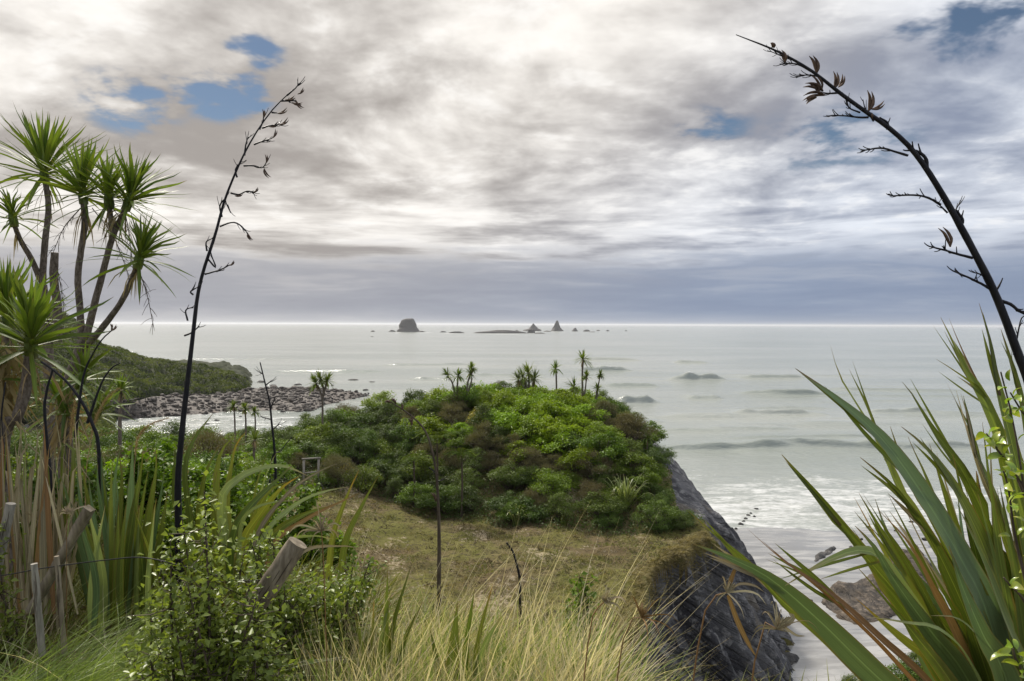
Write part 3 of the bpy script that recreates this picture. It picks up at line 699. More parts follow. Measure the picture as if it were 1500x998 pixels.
# ------------------------------------------------------------------ bush headland on the left
HX = np.array([-40, 0, 40, 80, 110, 150, 200, 240, 300, 340, 362, 378])
HY = np.array([425, 440, 452, 462, 474, 508, 527, 536, 543, 551, 562, 574])
HD = np.array([250, 248, 245, 240, 236, 230, 226, 223, 219, 214, 210, 207])
def head_z(x, y):
    px = 750 + FPX * x / y
    D = np.interp(px, HX, HD); zc = H - (np.interp(px, HX, HY) - 475.0) * D / FPX - 1.0
    zf = np.interp(px, [-40, 180, 300, 380], [6, 4, 2.5, .3]); Df = np.interp(px, [-40, 60, 180, 300, 380], [120, 140, 165, 183, 196])
    f = (y - Df) / (D - Df)
    z = zf + (zc - zf) * np.where(f < 1, sm(-.12, 1.0, f), 1 - .8 * sm(1.0, 1.9, f))
    return np.where(f < -.12, zf, z) - 6 * sm(345, 402, px) - 9 * sm(-.02, -.2, f) * sm(120, 200, px), f, px
def headland():
    nu, nv = 220, 170
    us = np.linspace(-.78, -.29, nu); ys = np.linspace(100, 300, nv)
    y = np.repeat(ys[:, None], nu, 1); x = us[None] * y
    z, f, px = head_z(x, y)
    # rounded crowns
    cx = vn(x * .34, y * .24, 141); lump = np.abs(cx - .5) * 2
    z = z + (2.3 * (1 - lump) ** 1.3 + 1.1 * (fbm(x * .13, y * .1, 2, 145) - .5) * 2 + .5 * (fbm(x * 1.0, y * .8, 2, 147) - .5)) * sm(410, 372, px)
    i = (np.arange(nv - 1)[:, None] * nu + np.arange(nu - 1)[None]).ravel()
    q = np.stack([i, i + 1, i + nu + 1, i + nu], -1)
    V = np.stack([x, y, z], -1).reshape(-1, 3)
    tag(link('hillside', MB().add(V - [0, 0, .5], q).mesh('hillside'), M['scrubfloor']), kind='structure')
    # canopy: leaf clumps laid through a rind over the crowns
    rg = np.random.default_rng(3)
    n = 160000; uu = rg.uniform(0, nu - 1.01, n); vv_ = rg.uniform(0, nv - 1.01, n)
    a, b = uu.astype(int), vv_.astype(int)
    Vg = V.reshape(nv, nu, 3); fu, fv = (uu - a)[:, None], (vv_ - b)[:, None]
    p = Vg[b, a] * (1 - fu) * (1 - fv) + Vg[b, a + 1] * fu * (1 - fv) + Vg[b + 1, a] * (1 - fu) * fv + Vg[b + 1, a + 1] * fu * fv
    pxx = 750 + FPX * p[:, 0] / p[:, 1]; zz, ff, _ = head_z(p[:, 0], p[:, 1])
    keep = (pxx < 402) & (p[:, 2] > -.3) & (ff > -9) & (ff < 1.4); p = p[keep]; n = len(p)
    gx_ = np.gradient(Vg[..., 2], axis=1) / np.gradient(Vg[..., 0], axis=1); gy_ = np.gradient(Vg[..., 2], axis=0) / np.gradient(Vg[..., 1], axis=0)
    nn = nrm(np.stack([-gx_, -gy_, np.ones_like(gx_)], -1))[b, a][keep]
    nn = nrm(nn + .8 * rg.normal(size=(n, 3))); ax = nrm(np.cross(nn, rg.normal(size=(n, 3))))
    s = rg.uniform(.28, .68, n)
    mb = MB(); tint = np.clip((vn(p[:, 0] * .30, p[:, 1] * .22, 151) - .5) * 1.3 + .45 + .35 * (rg.random(n) - .5), 0, 1)
    leaves(mb, p + nn * rg.uniform(-.3, .35, n)[:, None] - ax * s[:, None] * .5, ax, nn, s, s * .75, tint)
    o = link('bush_canopy', mb.mesh('bush_canopy'), M['farbush'])
    tag(o, 'dense low native bush covering the headland slope above the boulders', 'bush', None, 'stuff')
M['scrubfloor'] = bark_mat('scrub_floor', (.022, .028, .013), (.045, .05, .025), .6, (1, 1, 1), .95, .3, .1)
M['farbush'] = leaf_mat('far_bush_leaf', (.030, .050, .018), (.135, .155, .055), trans=.2, rough=.85, spec=.08, ovar=0)
headland()
# ------------------------------------------------------------------ bush on the mound and banks
M['twig'] = bark_mat('twig_bark', (.055, .042, .03), (.12, .095, .07), 40)
M['leaf_bright'] = leaf_mat('leaf_bright', (.070, .135, .015), (.205, .285, .034), trans=.35, rough=.5, spec=.25, ovar=.22)
M['leaf_mid'] = leaf_mat('leaf_mid', (.045, .085, .014), (.14, .20, .032), trans=.3, rough=.52, spec=.25, ovar=.28)
M['leaf_dark'] = leaf_mat('leaf_dark', (.028, .056, .013), (.090, .130, .028), trans=.25, rough=.55, spec=.25, ovar=.25)
M['leaf_bronze'] = leaf_mat('leaf_bronze', (.058, .058, .028), (.135, .122, .060), trans=.2, rough=.6, ovar=.25)
M['leaf_yellow'] = leaf_mat('leaf_yellow', (.16, .15, .03), (.30, .26, .05), trans=.35, rough=.45, ovar=.25)

def shrub_proto(name, seed, kind, leafmat, height=1.7, radius=1.25, nleaf=3200, lsize=.085, aspect=.6, lobes=14, label=''):
    lobes = int(lobes * 1.9); nleaf = int(nleaf * 1.15); lsize = lsize * .85
    """a bush about radius wide: lobed crown of single leaves over forked stems; stays hidden until placed"""
    global R
    keepR = R; R = np.random.default_rng(seed)
    root = thing(name, (0, 0, 0), label, 'shrub')
    stems = MB(); lob = []
    for k in range(lobes):
        a = R.uniform(0, 2 * np.pi); rr = radius * .78 * math.sqrt(R.uniform(0, 1)); hh = height * R.uniform(.72, 1.1) * (.16 + .68 * (1 - (rr / radius) ** 2)) if k % 3 else height * R.uniform(.2, .5)
        c = np.array([rr * math.cos(a), rr * math.sin(a), hh]); lob.append((c, R.uniform(.18, .36) * radius))
        mid = c * np.array([.45, .45, .5]) + R.normal(size=3) * .06
        tube(stems, [[R.normal() * .06, R.normal() * .06, -.15], mid, c], [.035, .022, .008], 5, 6, tint=R.random())
    fol = MB(); per = nleaf // lobes
    for c, lr in lob:
        d = rnd_dir(per); d[:, 2] = np.where(d[:, 2] < -.35, -d[:, 2], d[:, 2])
        sh = lr * (R.uniform(.0, 1, per) ** .35); nz = 1 + .35 * (vn(d[:, 0] * 3 + seed, d[:, 1] * 3 + d[:, 2] * 2, 7) - .5) * 2
        p = c + d * (sh * nz)[:, None] * np.array([1, 1, .85])
        nn = nrm(d + np.array([0, 0, .6]) + .7 * R.normal(size=(per, 3)))
        ax = nrm(np.cross(nn, R.normal(size=(per, 3))) + .5 * d)
        s = lsize * R.uniform(.6, 1.35, per)
        if kind == 'twiggy':
            ax = nrm(d + np.array([0, 0, .5]) + .5 * R.normal(size=(per, 3))); s = s * 1.5
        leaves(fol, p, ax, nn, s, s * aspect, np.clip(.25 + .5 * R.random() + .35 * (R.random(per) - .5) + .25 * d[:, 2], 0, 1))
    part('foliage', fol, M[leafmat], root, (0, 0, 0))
    part('stem', stems, M['twig'], root, (0, 0, 0))
    KIDS[root.name] = list(root.children)
    R = keepR
    return root
SP = {
 'bright': [shrub_proto('broadleaf_shrub', 401, 'broad', 'leaf_bright', 1.5, 1.5, 4200, .12, .75, 18), shrub_proto('broadleaf_shrub', 402, 'broad', 'leaf_bright', 1.3, 1.3, 3600, .10, .75, 14)],
 'mid': [shrub_proto('coastal_shrub', 411, 'broad', 'leaf_mid', 1.7, 1.3, 4200, .10, .62, 16), shrub_proto('coastal_shrub', 412, 'broad', 'leaf_mid', 1.5, 1.2, 4200, .085, .6, 18), shrub_proto('coastal_shrub', 413, 'broad', 'leaf_mid', 1.9, 1.2, 4200, .11, .55, 12)],
 'dark': [shrub_proto('evergreen_shrub', 421, 'broad', 'leaf_dark', 1.7, 1.3, 4600, .085, .6, 18), shrub_proto('evergreen_shrub', 422, 'broad', 'leaf_dark', 1.5, 1.35, 4600, .10, .6, 14), shrub_proto('evergreen_shrub', 423, 'broad', 'leaf_dark', 1.9, 1.2, 4600, .075, .6, 20)],
 'bronze': [shrub_proto('twiggy_shrub', 431, 'twiggy', 'leaf_bronze', 1.6, 1.2, 5000, .07, .22, 16), shrub_proto('twiggy_shrub', 432, 'twiggy', 'leaf_bronze', 1.8, 1.15, 5000, .065, .24, 18)],
 'yellow': [shrub_proto('yellowing_shrub', 441, 'broad', 'leaf_yellow', 1.1, 1.0, 2600, .08, .5, 10)],
}
LAB = {
 'bright': ('bright yellow-green broadleaf shrub', 'broadleaf shrubs'), 'mid': ('mid-green bushy coastal shrub', 'mid-green shrubs'),
 'dark': ('dark green evergreen shrub', 'dark evergreen shrubs'), 'bronze': ('dull bronze-brown twiggy shrub', 'bronze twiggy shrubs'),
 'yellow': ('small yellowing shrub', 'yellowing shrubs')}
LANDMARKS = [((471, 600), 56, 'the lone three-headed cabbage tree'), ((672, 580), 58, 'the clump of four cabbage heads'), ((772, 577), 60, 'the bushy many-headed cabbage tree'), ((815, 577), 60, 'the single-stemmed cabbage tree'),
    ((854, 577), 60, 'the tallest cabbage tree'), ((876, 580), 59, 'the leaning small cabbage tree'), ((948, 660), 52, 'the dark spiky cabbage tree'), ((915, 700), 45.5, 'the large arching pale flax'), ((757, 755), 44, 'the pale flax at the foot'),
    ((690, 745), 46.5, 'the half-hidden flax'), ((640, 690), 46, 'the tree fern'), ((606, 720), 47, 'the small tree fern'), ((590, 745), 47.5, 'the low flax'), ((456, 690), 47.6, 'the wooden frame'), ((825, 765), 43.5, 'the small ragged flax'), ((672, 600), 55, 'the curling flax leaf'), ((358, 630), 60, 'the three thin cabbage trees')]
LMXY = np.array([[(p_[0] - 750) * d_ / FPX, d_] for p_, d_, _ in LANDMARKS])
def near_landmark(x, y):
    k = int(np.argmin(np.hypot(LMXY[:, 0] - x, LMXY[:, 1] - y))); dx, dy = np.array([x, y]) - LMXY[k]
    return ('below ' if dy < -2.2 else 'behind ' if dy > 2.2 else 'beside ') + LANDMARKS[k][2]
used = {}
def put_shrub(sp, x, y, sc, where, z=None, sq=None):
    ps = SP[sp]; k = used.get(sp, 0); used[sp] = k + 1
    src = ps[k % len(ps)]
    lab = f'{LAB[sp][0]} {where[0]}'; grp = f'{LAB[sp][1]} {where[1]}'
    z = ground_z(x, y) - .08 if z is None else z
    s3 = (sc * R.uniform(.9, 1.1), sc * R.uniform(.9, 1.1), sc * (sq or R.uniform(.8, 1.05)))
    if k < len(ps):
        src.location = (x, y, z); src.scale = s3; src.rotation_euler = (0, 0, R.uniform(0, 6.28)); src['label'] = lab; src['group'] = grp
        return src
    return clone(src, (x, y, z), R.uniform(0, 6.28), s3, lab, grp)
def px_of(x, y, z): return 750 + FPX * x / y, 475 + FPX * (H - z) / y
# colour patches of the mound, as places on its slope (photo direction of each patch, ellipse, kind)
PATCH = [(800, 590, 75, 18, 'bright', 1.0), (745, 615, 45, 22, 'bright', .75), (830, 615, 45, 20, 'bright', .6), (640, 622, 40, 16, 'bright', .9), (690, 575, 55, 14, 'bright', .35), (600, 585, 60, 18, 'mid', .8),
         (790, 640, 40, 22, 'bright', .65), (770, 665, 70, 25, 'bronze', .75), (720, 650, 60, 25, 'bronze', .6), (870, 620, 45, 25, 'bronze', .55), (700, 600, 60, 18, 'bronze', .5), (850, 690, 60, 30, 'bronze', .8),
         (905, 635, 30, 30, 'bronze', .6), (560, 640, 90, 30, 'dark', .8), (450, 640, 80, 25, 'dark', .7), (930, 600, 30, 18, 'yellow', .4), (905, 740, 80, 35, 'dark', .95), (760, 740, 90, 30, 'dark', .7), (600, 700, 90, 35, 'dark', .8),
         (500, 600, 60, 15, 'mid', .9), (660, 680, 80, 35, 'dark', .7)]
rs = np.random.default_rng(77)
mound_pts = []
for yy in np.arange(42.5, 63, 1.6):
    for xx in np.arange(-25, 12.6, 1.75):
        x = xx + rs.uniform(-.75, .75); y = yy + rs.uniform(-.7, .7)
        z, rk, sa, d, sd = [float(q[0]) for q in terr_full(np.array([x]), np.array([y]))]
        yf = np.interp(x, *YF)
        if sd > -.3 or y < yf - .7 or rk: continue
        px, py = px_of(x, y, z + 1.0)
        if px > np.interp(py, [560, 585, 610, 640, 665, 690, 720, 740, 770], [885, 892, 925, 955, 970, 974, 978, 990, 1002]): continue
        if x < -12 and y < 48.2 and x > -17: continue
        sp = None
        for (cx, cy, rx, ry, k, pr) in PATCH:
            if ((px - cx) / rx) ** 2 + ((py - cy) / ry) ** 2 < 1 and rs.random() < pr: sp = k; break
        if sp is None: sp = rs.choice(['mid', 'dark', 'bronze', 'bright', 'yellow'], p=[.40, .34, .16, .07, .03])
        f = (y - yf); lmk = near_landmark(x, y); big = rs.uniform(.95, 1.5)
        where = ('at the mound foot ' + lmk, 'at the mound foot') if f < 3 else (('on the mound crest ' + lmk, 'on the mound crest') if f > 11.5 else ('on the mound slope ' + lmk, 'on the mound slope'))
        o = put_shrub(sp, x, y, big * (.85 if f < 3 else 1), where, z - .1, rs.uniform(.7, .95) if sp == 'bright' else None)
        if big > 1.32: o['label'] = 'large ' + o['label']
        elif big < 1.08: o['label'] = 'small ' + o['label'].replace('small ', '')
# low land left of the mound, behind which the inlet shows
for yy in np.arange(50, 86, 2.6):
    for xx in np.arange(-50, -24, 2.6):
        x = xx + rs.uniform(-1, 1); y = yy + rs.uniform(-1, 1)
        z, rk, sa, d, sd = [float(q[0]) for q in terr_full(np.array([x]), np.array([y]))]
        px, py = px_of(x, y, z + 1.2)
        if sd > -.5 or px < 60 or px > 480 or rk: continue
        if y < 60 and rs.random() < .3: continue
        put_shrub(rs.choice(['mid', 'dark', 'bronze', 'bright'], p=[.45, .35, .12, .08]), x, y, rs.uniform(.75, 1.1), ('in the low bush between mound and headland', 'in the low bush'), z - .1)
# steep bank on the left between the cabbage trees and the low bush
for yy in np.arange(9.5, 40, 1.9):
    for xx in np.arange(-26, -3.0, 1.9):
        x = xx + rs.uniform(-.7, .7); y = yy + rs.uniform(-.7, .7)
        z = ground_z(x, y); px, py = px_of(x, y, z + 1.0)
        if px < -60 or px > 430 or py < 585: continue
        if 400 < px and y > 20: continue
        if y < 20: put_shrub(rs.choice(['mid', 'dark', 'bright', 'bronze'], p=[.4, .25, .12, .23]), x, y, rs.uniform(.6, .85), ('on the bank behind the cabbage trees', 'on the near bank'), z - .45)
        else: put_shrub(rs.choice(['mid', 'dark', 'bronze'], p=[.4, .35, .25]), x, y, rs.uniform(.75, 1.1), (('halfway down' if y < 27 else 'low on') + ' the bank, ' + ('straight behind' if px < 140 else 'seaward of' if px < 280 else 'well seaward of') + ' the cabbage trees', 'lower on the bank'), z - .4)
# right-hand toe slope under the cliff
for k in range(60):
    x, y = rs.uniform(10.5, 23), rs.uniform(24, 37)
    z, rk, sa, d, sd = [float(q[0]) for q in terr_full(np.array([x]), np.array([y]))]
    px, py = px_of(x, y, z + .6)
    if sa or px < 1130 or (px < 1180 and py < 955) or py < 925: continue
    put_shrub(rs.choice(['dark', 'mid']), x, y, rs.uniform(.45, .8), ('on the scrubby toe slope below the cliff', 'on the toe slope'), z - .1)
# scrub edging the rock shoulder
for (px, py, dd, s) in [(1000, 752, 43.0, .6), (1008, 742, 43.8, .55), (985, 742, 44.0, .7), (970, 755, 42.8, .7)]:
    p = P(px, py, dd); put_shrub('dark', p[0], p[1], s, ('by the rim of the cliff', 'by the cliff rim'))

# ---- cabbage trees and flax far off
M['cab_leaf'] = leaf_mat('cabbage_leaf', (.055, .105, .022), (.15, .20, .04), tip=(.17, .13, .06), tip_at=.90, base=(.16, .17, .05), trans=.28, rough=.52, spec=.3, streak=.25, ovar=.2)
M['cab_dead'] = leaf_mat('cabbage_dead_leaf', (.17, .125, .065), (.33, .26, .15), trans=.15, rough=.8, spec=.15, ovar=.2)
M['cab_bark'] = bark_mat('cabbage_bark', (.085, .066, .052), (.21, .175, .145), 55, (1, 1, .55), .9, .8, .012)
M['flax_leaf'] = leaf_mat('flax_leaf', (.075, .110, .020), (.155, .185, .045), tip=(.16, .10, .05), tip_at=.93, base=(.10, .07, .03), trans=.22, rough=.45, spec=.35, streak=.6, ovar=.22, patch=(.19, .15, .05), patch_amt=.35)
M['flax_blue'] = leaf_mat('flax_leaf_blue', (.105, .165, .065), (.135, .195, .095), tip=(.16, .10, .05), tip_at=.95, base=(.10, .07, .03), trans=.15, rough=.45, spec=.35, streak=.45, ovar=.12)
M['flax_yellow'] = leaf_mat('flax_leaf_yellow', (.10, .13, .03), (.19, .20, .05), tip=(.27, .16, .055), tip_at=.82, trans=.25, rough=.4, streak=.4, ovar=.15)
M['flax_pale'] = leaf_mat('flax_leaf_pale', (.15, .20, .065), (.26, .31, .12), tip=(.28, .22, .12), tip_at=.85, trans=.25, rough=.4, streak=.35, ovar=.12)
M['flax_dead'] = leaf_mat('flax_leaf_dead', (.17, .142, .092), (.40, .345, .24), trans=.12, rough=.75, spec=.2, streak=.5, ovar=.3)
M['flax_rust'] = leaf_mat('flax_leaf_rust', (.15, .085, .040), (.27, .17, .085), trans=.12, rough=.6, spec=.3, streak=.4, ovar=.2)
M['stalk_black'] = bark_mat('dead_stalk', (.008, .008, .011), (.022, .021, .024), 60, (1, 1, .2), .55, .4, .004)
M['pod'] = bark_mat('seed_pod', (.045, .028, .02), (.16, .105, .07), 70, (1, 1, .4), .7, .5, .003)

def head_leaves(mb, c, up, L, w, n, seed, lo=-35, hi=88, mi=0, dead=False):
    rg = np.random.default_rng(seed)
    up = nrm(np.asarray(up, float)); a = nrm(np.cross(up, [0.3, .9, .2])); b = np.cross(up, a)
    for k in range(n):
        el = math.radians(rg.uniform(lo, hi)) if not dead else math.radians(rg.uniform(-85, -40)); az = rg.uniform(0, 6.28)
        d = math.cos(el) * (math.cos(az) * a + math.sin(az) * b) + math.sin(el) * up
        l = L * rg.uniform(.75, 1.12); dr = rg.uniform(.05, .35) * (1 - max(math.sin(el), 0)) + .02
        p0 = c + d * .03; p1 = c + d * l * .5; p2 = c + d * l - np.array([0, 0, 1]) * l * dr
        ribbon(mb, [p0, p1, p2], w * rg.uniform(.75, 1.15), nrm(up + .05 * rg.normal(size=3)) if abs(d @ up) < .95 else a, 6, .3, rg.random(), seed=k, mi=mi,
               prof=([0, .12, .4, .75, 1], [.6, .8, 1, .7, .02]))
def small_cabbage(x, y, stems, label, L=.55, group=None, name='cabbage_tree', cat_='tree', n=52, w=.10):
    """stems: list of (px polyline from base to head, depth)"""
    base = np.array([x, y, ground_z(x, y)])
    root = thing(name, base, label, cat_, group)
    for k, (pts, D, sc) in enumerate(stems):
        p3 = [P(a, b, D) for a, b in pts]
        if k == 0: p3[0] = np.array([p3[0][0], D, min(p3[0][2], ground_z(p3[0][0], D)) - .1])
        tr = MB(); tube(tr, p3, [.11 * sc, .085 * sc, .075 * sc], 7, 10, rough=.1); part('trunk', tr, M['cab_bark'], root, base)
        cr = MB(); up = nrm(p3[-1] - p3[-2]); head_leaves(cr, p3[-1], up, L * sc * 1.42, w, n, 500 + k + int(abs(x * 31 + y * 7)), -35, 88)
        part('crown', cr, M['cab_leaf'], root, base)
        dd = MB(); head_leaves(dd, p3[-1], up, L * sc * .8, w * .8, 12, 900 + k + int(abs(x * 31)), dead=True); part('dead_leaf_skirt', dd, M['cab_dead'], root, base)
    return root
def sc_at(px, py, D): p = P(px, py, D); return p[0], p[1]
small_cabbage(*sc_at(470, 600, 56), [([(471, 606), (472, 585), (463, 562)], 56, .85), ([(472, 585), (474, 572), (470, 556)], 56, .85), ([(472, 585), (476, 570), (479, 558)], 56, .8)], 'three-headed cabbage tree standing alone by the boulder bank end of the mound', .75)
small_cabbage(*sc_at(665, 580, 58), [([(668, 585), (664, 566), (656, 550)], 58, .8), ([(670, 585), (670, 565), (671, 551)], 58, .85), ([(683, 585), (685, 562), (689, 548)], 58, .8), ([(680, 585), (690, 562), (691, 540)], 58, .7)], 'clump of four slim cabbage heads on the mound crest', .65)
small_cabbage(*sc_at(772, 575, 60), [([(772, 580), (770, 565), (766, 553)], 60, 1.0), ([(773, 580), (775, 562), (774, 547)], 60, 1.05), ([(775, 580), (781, 566), (783, 555)], 60, 1.0), ([(770, 580), (762, 566), (760, 557)], 60, .9)], 'dense bushy many-headed cabbage tree on the mound crest', .78, n=42)
small_cabbage(*sc_at(815, 575, 60), [([(815, 578), (815, 560), (814, 540)], 60, .85)], 'single-stemmed cabbage tree beside the bushy one on the crest', .65)
small_cabbage(*sc_at(853, 575, 60), [([(854, 578), (853, 552), (854, 527)], 60, 1.0), ([(856, 578), (858, 565), (859, 552)], 60, .7)], 'tallest cabbage tree on the mound crest', .72)
small_cabbage(*sc_at(875, 580, 59), [([(872, 585), (876, 570), (879, 550)], 59, .6), ([(872, 585), (874, 577), (875, 570)], 59, .75)], 'leaning small cabbage tree at the seaward end of the crest', .65)
small_cabbage(*sc_at(842, 578, 59), [([(842, 583), (842, 575), (841, 567)], 59, .9)], 'short yellowish cabbage tree below the tallest one', .8, n=44)
small_cabbage(*sc_at(948, 660, 52), [([(947, 668), (948, 655), (949, 643)], 52, .8)], 'dark spiky cabbage tree above the rock shoulder', .7, n=36)
small_cabbage(*sc_at(343, 630, 60), [([(344, 640), (344, 618), (342, 596)], 60, .8)], 'left one of three thin cabbage trees before the inlet foam', .65)
small_cabbage(*sc_at(362, 630, 60), [([(360, 640), (360, 618), (359, 600)], 60, .85)], 'middle one of three thin cabbage trees before the inlet foam', .65)
small_cabbage(*sc_at(378, 630, 60), [([(374, 640), (374, 618), (373, 604)], 60, .7)], 'right one of three thin cabbage trees before the inlet foam', .6)
small_cabbage(*sc_at(177, 600, 22), [([(175, 640), (176, 605), (177, 572)], 22, .62)], 'young pale cabbage tree on the bank behind the flax', .62, n=70, w=.05)
small_cabbage(*sc_at(377, 690, 30), [([(372, 690), (372, 665), (373, 645)], 30, .7)], 'thin pale-headed cabbage sapling in the dark scrub', .6, n=40, w=.05)

def far_flax(px, py, D, L, n, label, m_='flax_leaf', seed=1, w=.07):
    g = P(px, py, D); base = np.array([g[0], D, ground_z(g[0], D)])
    root = thing('flax_bush', base, label, 'flax'); rg = np.random.default_rng(seed)
    for k in range(n):
        az = rg.uniform(0, 6.28); el = math.radians(rg.uniform(48, 86)); l = L * rg.uniform(.7, 1.1)
        d = np.array([math.cos(az) * math.cos(el), math.sin(az) * math.cos(el), math.sin(el)]); hz = np.array([math.cos(az), math.sin(az), 0])
        b0 = np.array([rg.normal() * .12, rg.normal() * .12, -.1]); dr = rg.uniform(.1, .75)
        mb = MB(); ribbon(mb, [b0, b0 + d * l * .5, b0 + d * l * .85 + hz * l * .12 * dr - [0, 0, l * .12 * dr], b0 + d * l + hz * l * .3 * dr - [0, 0, l * .55 * dr]], w * rg.uniform(.8, 1.2), hz * -.4 + [0, 0, 1], 8, .3, rg.random(), seed=k)
        part('leaf', mb, M[m_], root, (0, 0, 0))
    return root
far_flax(915, 695, 45.5, 2.6, 60, 'large arching pale-tipped flax bush on the seaward slope of the mound', 'flax_pale', 611)
far_flax(955, 685, 47.0, 1.7, 46, 'dark green flax bush right above the rock shoulder', 'flax_leaf', 612)
far_flax(757, 755, 44.0, 1.6, 34, 'pale flax bush at the foot of the mound', 'flax_pale', 613)
far_flax(690, 745, 46.5, 1.3, 26, 'half-hidden flax bush in the shaded scrub', 'flax_leaf', 614)
far_flax(590, 745, 47.5, 1.1, 24, 'low flax bush by the dark scrub and turf edge', 'flax_leaf', 615)
far_flax(825, 765, 43.5, 1.2, 22, 'small ragged flax bush at the turf edge beside the dark shrub', 'flax_leaf', 616)
far_flax(672, 600, 55, 1.3, 20, 'small flax with one curling leaf high on the mound', 'flax_pale', 617)

# tree ferns on the shaded face
M['fern'] = leaf_mat('fern_frond', (.03, .055, .012), (.08, .11, .024), trans=.25, rough=.85, spec=.08, ovar=.15)
def tree_fern(px, py, D, hgt, L, label, seed):
    g = P(px, py, D); rg = np.random.default_rng(seed); base = np.array([g[0], D, ground_z(g[0], D)])
    root = thing('tree_fern', base, label, 'fern'); top = np.array([0, 0, g[2] - base[2]])
    tr = MB(); tube(tr, [[0, 0, -.1], top * .5 + [.05, 0, 0], top], [.08, .06, .05], 7, 8, rough=.15); part('trunk', tr, M['twig'], root, (0, 0, 0))
    for k in range(8):
        az = k * 6.28 / 8 + rg.uniform(-.2, .2); hz = np.array([math.cos(az), math.sin(az), 0]); sd_ = np.array([-math.sin(az), math.cos(az), 0]); l = L * rg.uniform(.8, 1.1)
        c = cat([top, top + hz * l * .4 + [0, 0, l * .28], top + hz * l * .8 + [0, 0, l * rg.uniform(.0, .35)], top + hz * l + [0, 0, l * rg.uniform(-.35, .2)]], 24)
        mb = MB(); tube(mb, c[::4], [.012, .004], 4, 8)
        t_ = np.linspace(0, 1, 24); pl = .42 * L * np.sin(np.clip(t_ * 2.6 + .35, 0, np.pi)) * .55 + .02
        for s in (-1, 1):
            leaves(mb, c[2:], sd_ * s + hz * .35 - np.array([0, 0, .15]), np.tile([0, 0, 1.0], (22, 1)), pl[2:], np.full(22, L / 20), rg.random(22))
        part('frond', mb, M['fern'], root, (0, 0, 0))
tree_fern(640, 645, 46.0, 2.2, 1.7, 'tree fern with light fronds on the shaded mound face', 621)
tree_fern(676, 668, 45.3, 1.8, 1.35, 'lower tree fern with drooping fronds beside the flax stalk', 622)
tree_fern(606, 676, 47.0, 1.7, 1.2, 'small tree fern half sunk in dark scrub', 623)

# wooden stile frame by the scrub
M['wood_grey'] = bark_mat('weathered_wood', (.15, .138, .115), (.34, .315, .27), 45, (1, 1, .12), .85, .5, .006)
M['wood_brown'] = bark_mat('weathered_brown_wood', (.135, .11, .078), (.31, .265, .195), 40, (1, 1, .1), .85, .6, .006)
def bar(mb, a, b, w, h_, jit=0.0):
    a, b = np.asarray(a, float), np.asarray(b, float); d = nrm(b - a); s = nrm(np.cross(d, [0.1, 1, .05])) if abs(d[2]) > .6 else nrm(np.cross(d, [0, 0, 1.0])); u = np.cross(s, d)
    V = [p + i * s * w / 2 + j * u * h_ / 2 for p in (a, b) for i, j in ((-1, -1), (1, -1), (1, 1), (-1, 1))]
    mb.add(V, [[0, 1, 2, 3], [7, 6, 5, 4], [0, 4, 5, 1], [1, 5, 6, 2], [2, 6, 7, 3], [3, 7, 4, 0]])
fb = P(456, 690, 47.6); fb[2] = ground_z(fb[0], fb[1])
fr = thing('wooden_frame', fb, 'small grey weathered wooden stile frame against the dark scrub', 'wooden frame')
k = 47.6 / FPX
for nm, a, b, w in (('post', (-.50, 0, -.3), (-.48, 0, 1.72), .12), ('post', (.46, 0, -.3), (.47, 0, 1.75), .12), ('top_rail', (-.60, -.02, 1.70), (.62, -.02, 1.78), .11), ('crossbar', (-.5, -.02, .78), (.48, -.02, .90), .09), ('brace', (.5, -.1, .4), (.9, -.3, -.2), .07)):
    mb = MB(); bar(mb, a, b, w, w * .8); part(nm, mb, M['wood_grey'], fr, (0, 0, 0), smooth=False)

# ---- turf tufts on the terrace
M['turf_blade'] = leaf_mat('turf_blade', (.11, .095, .035), (.24, .20, .09), trans=.25, rough=.7, ovar=0)
M['turf_green'] = leaf_mat('turf_green_blade', (.07, .085, .02), (.15, .16, .04), trans=.3, rough=.6, ovar=0)
M['turf_dark'] = leaf_mat('turf_dark_blade', (.035, .028, .016), (.085, .065, .035), trans=.1, rough=.9, spec=.1, ovar=0)
def turf(n, x0, x1, y0, y1, l0, l1, m_, seed, name, label, thr, sc=.5, wd=.022):
    rg = np.random.default_rng(seed); x = rg.uniform(x0, x1, n); y = rg.uniform(y0, y1, n)
    z, rk, sa, d, sd = terr_full(x, y); nzz = fbm(x * sc, y * sc, 4, seed)
    keep = (~rk) & (~sa) & (sd < .25) & (nzz > thr) & (y < np.interp(x, *YF) + 3); x, y, z, nzz = x[keep], y[keep], z[keep], nzz[keep]; n = len(x)
    mb = MB(); L = rg.uniform(l0, l1, n) * (.5 + 1.2 * np.clip((nzz - thr) * 4, 0, 1))
    blades(mb, np.stack([x, y, z - .01], -1), rg.uniform(0, 6.28, n), rg.uniform(.5, 1.35, n), L, np.full(n, wd), rg.uniform(.1, .6, n), 3, rg.random(n))
    tag(link(name, mb.mesh(name), M[m_]), label, 'grass', None, 'stuff')
turf(70000, -16, 12, 22, 52, .09, .22, 'turf_blade', 31, 'dry_turf', 'short dry brown turf on the cliff-top terrace', .54, 1.1, .03)
turf(70000, -16, 12, 22, 52, .08, .20, 'turf_green', 35, 'green_turf', 'patches of short green grass on the cliff-top terrace', .54, .8, .03)
turf(50000, -16, 12, 22, 52, .08, .20, 'turf_dark', 38, 'dark_tufts', 'dark brown dead tufts dotted over the cliff-top terrace', .58, 1.4, .035)
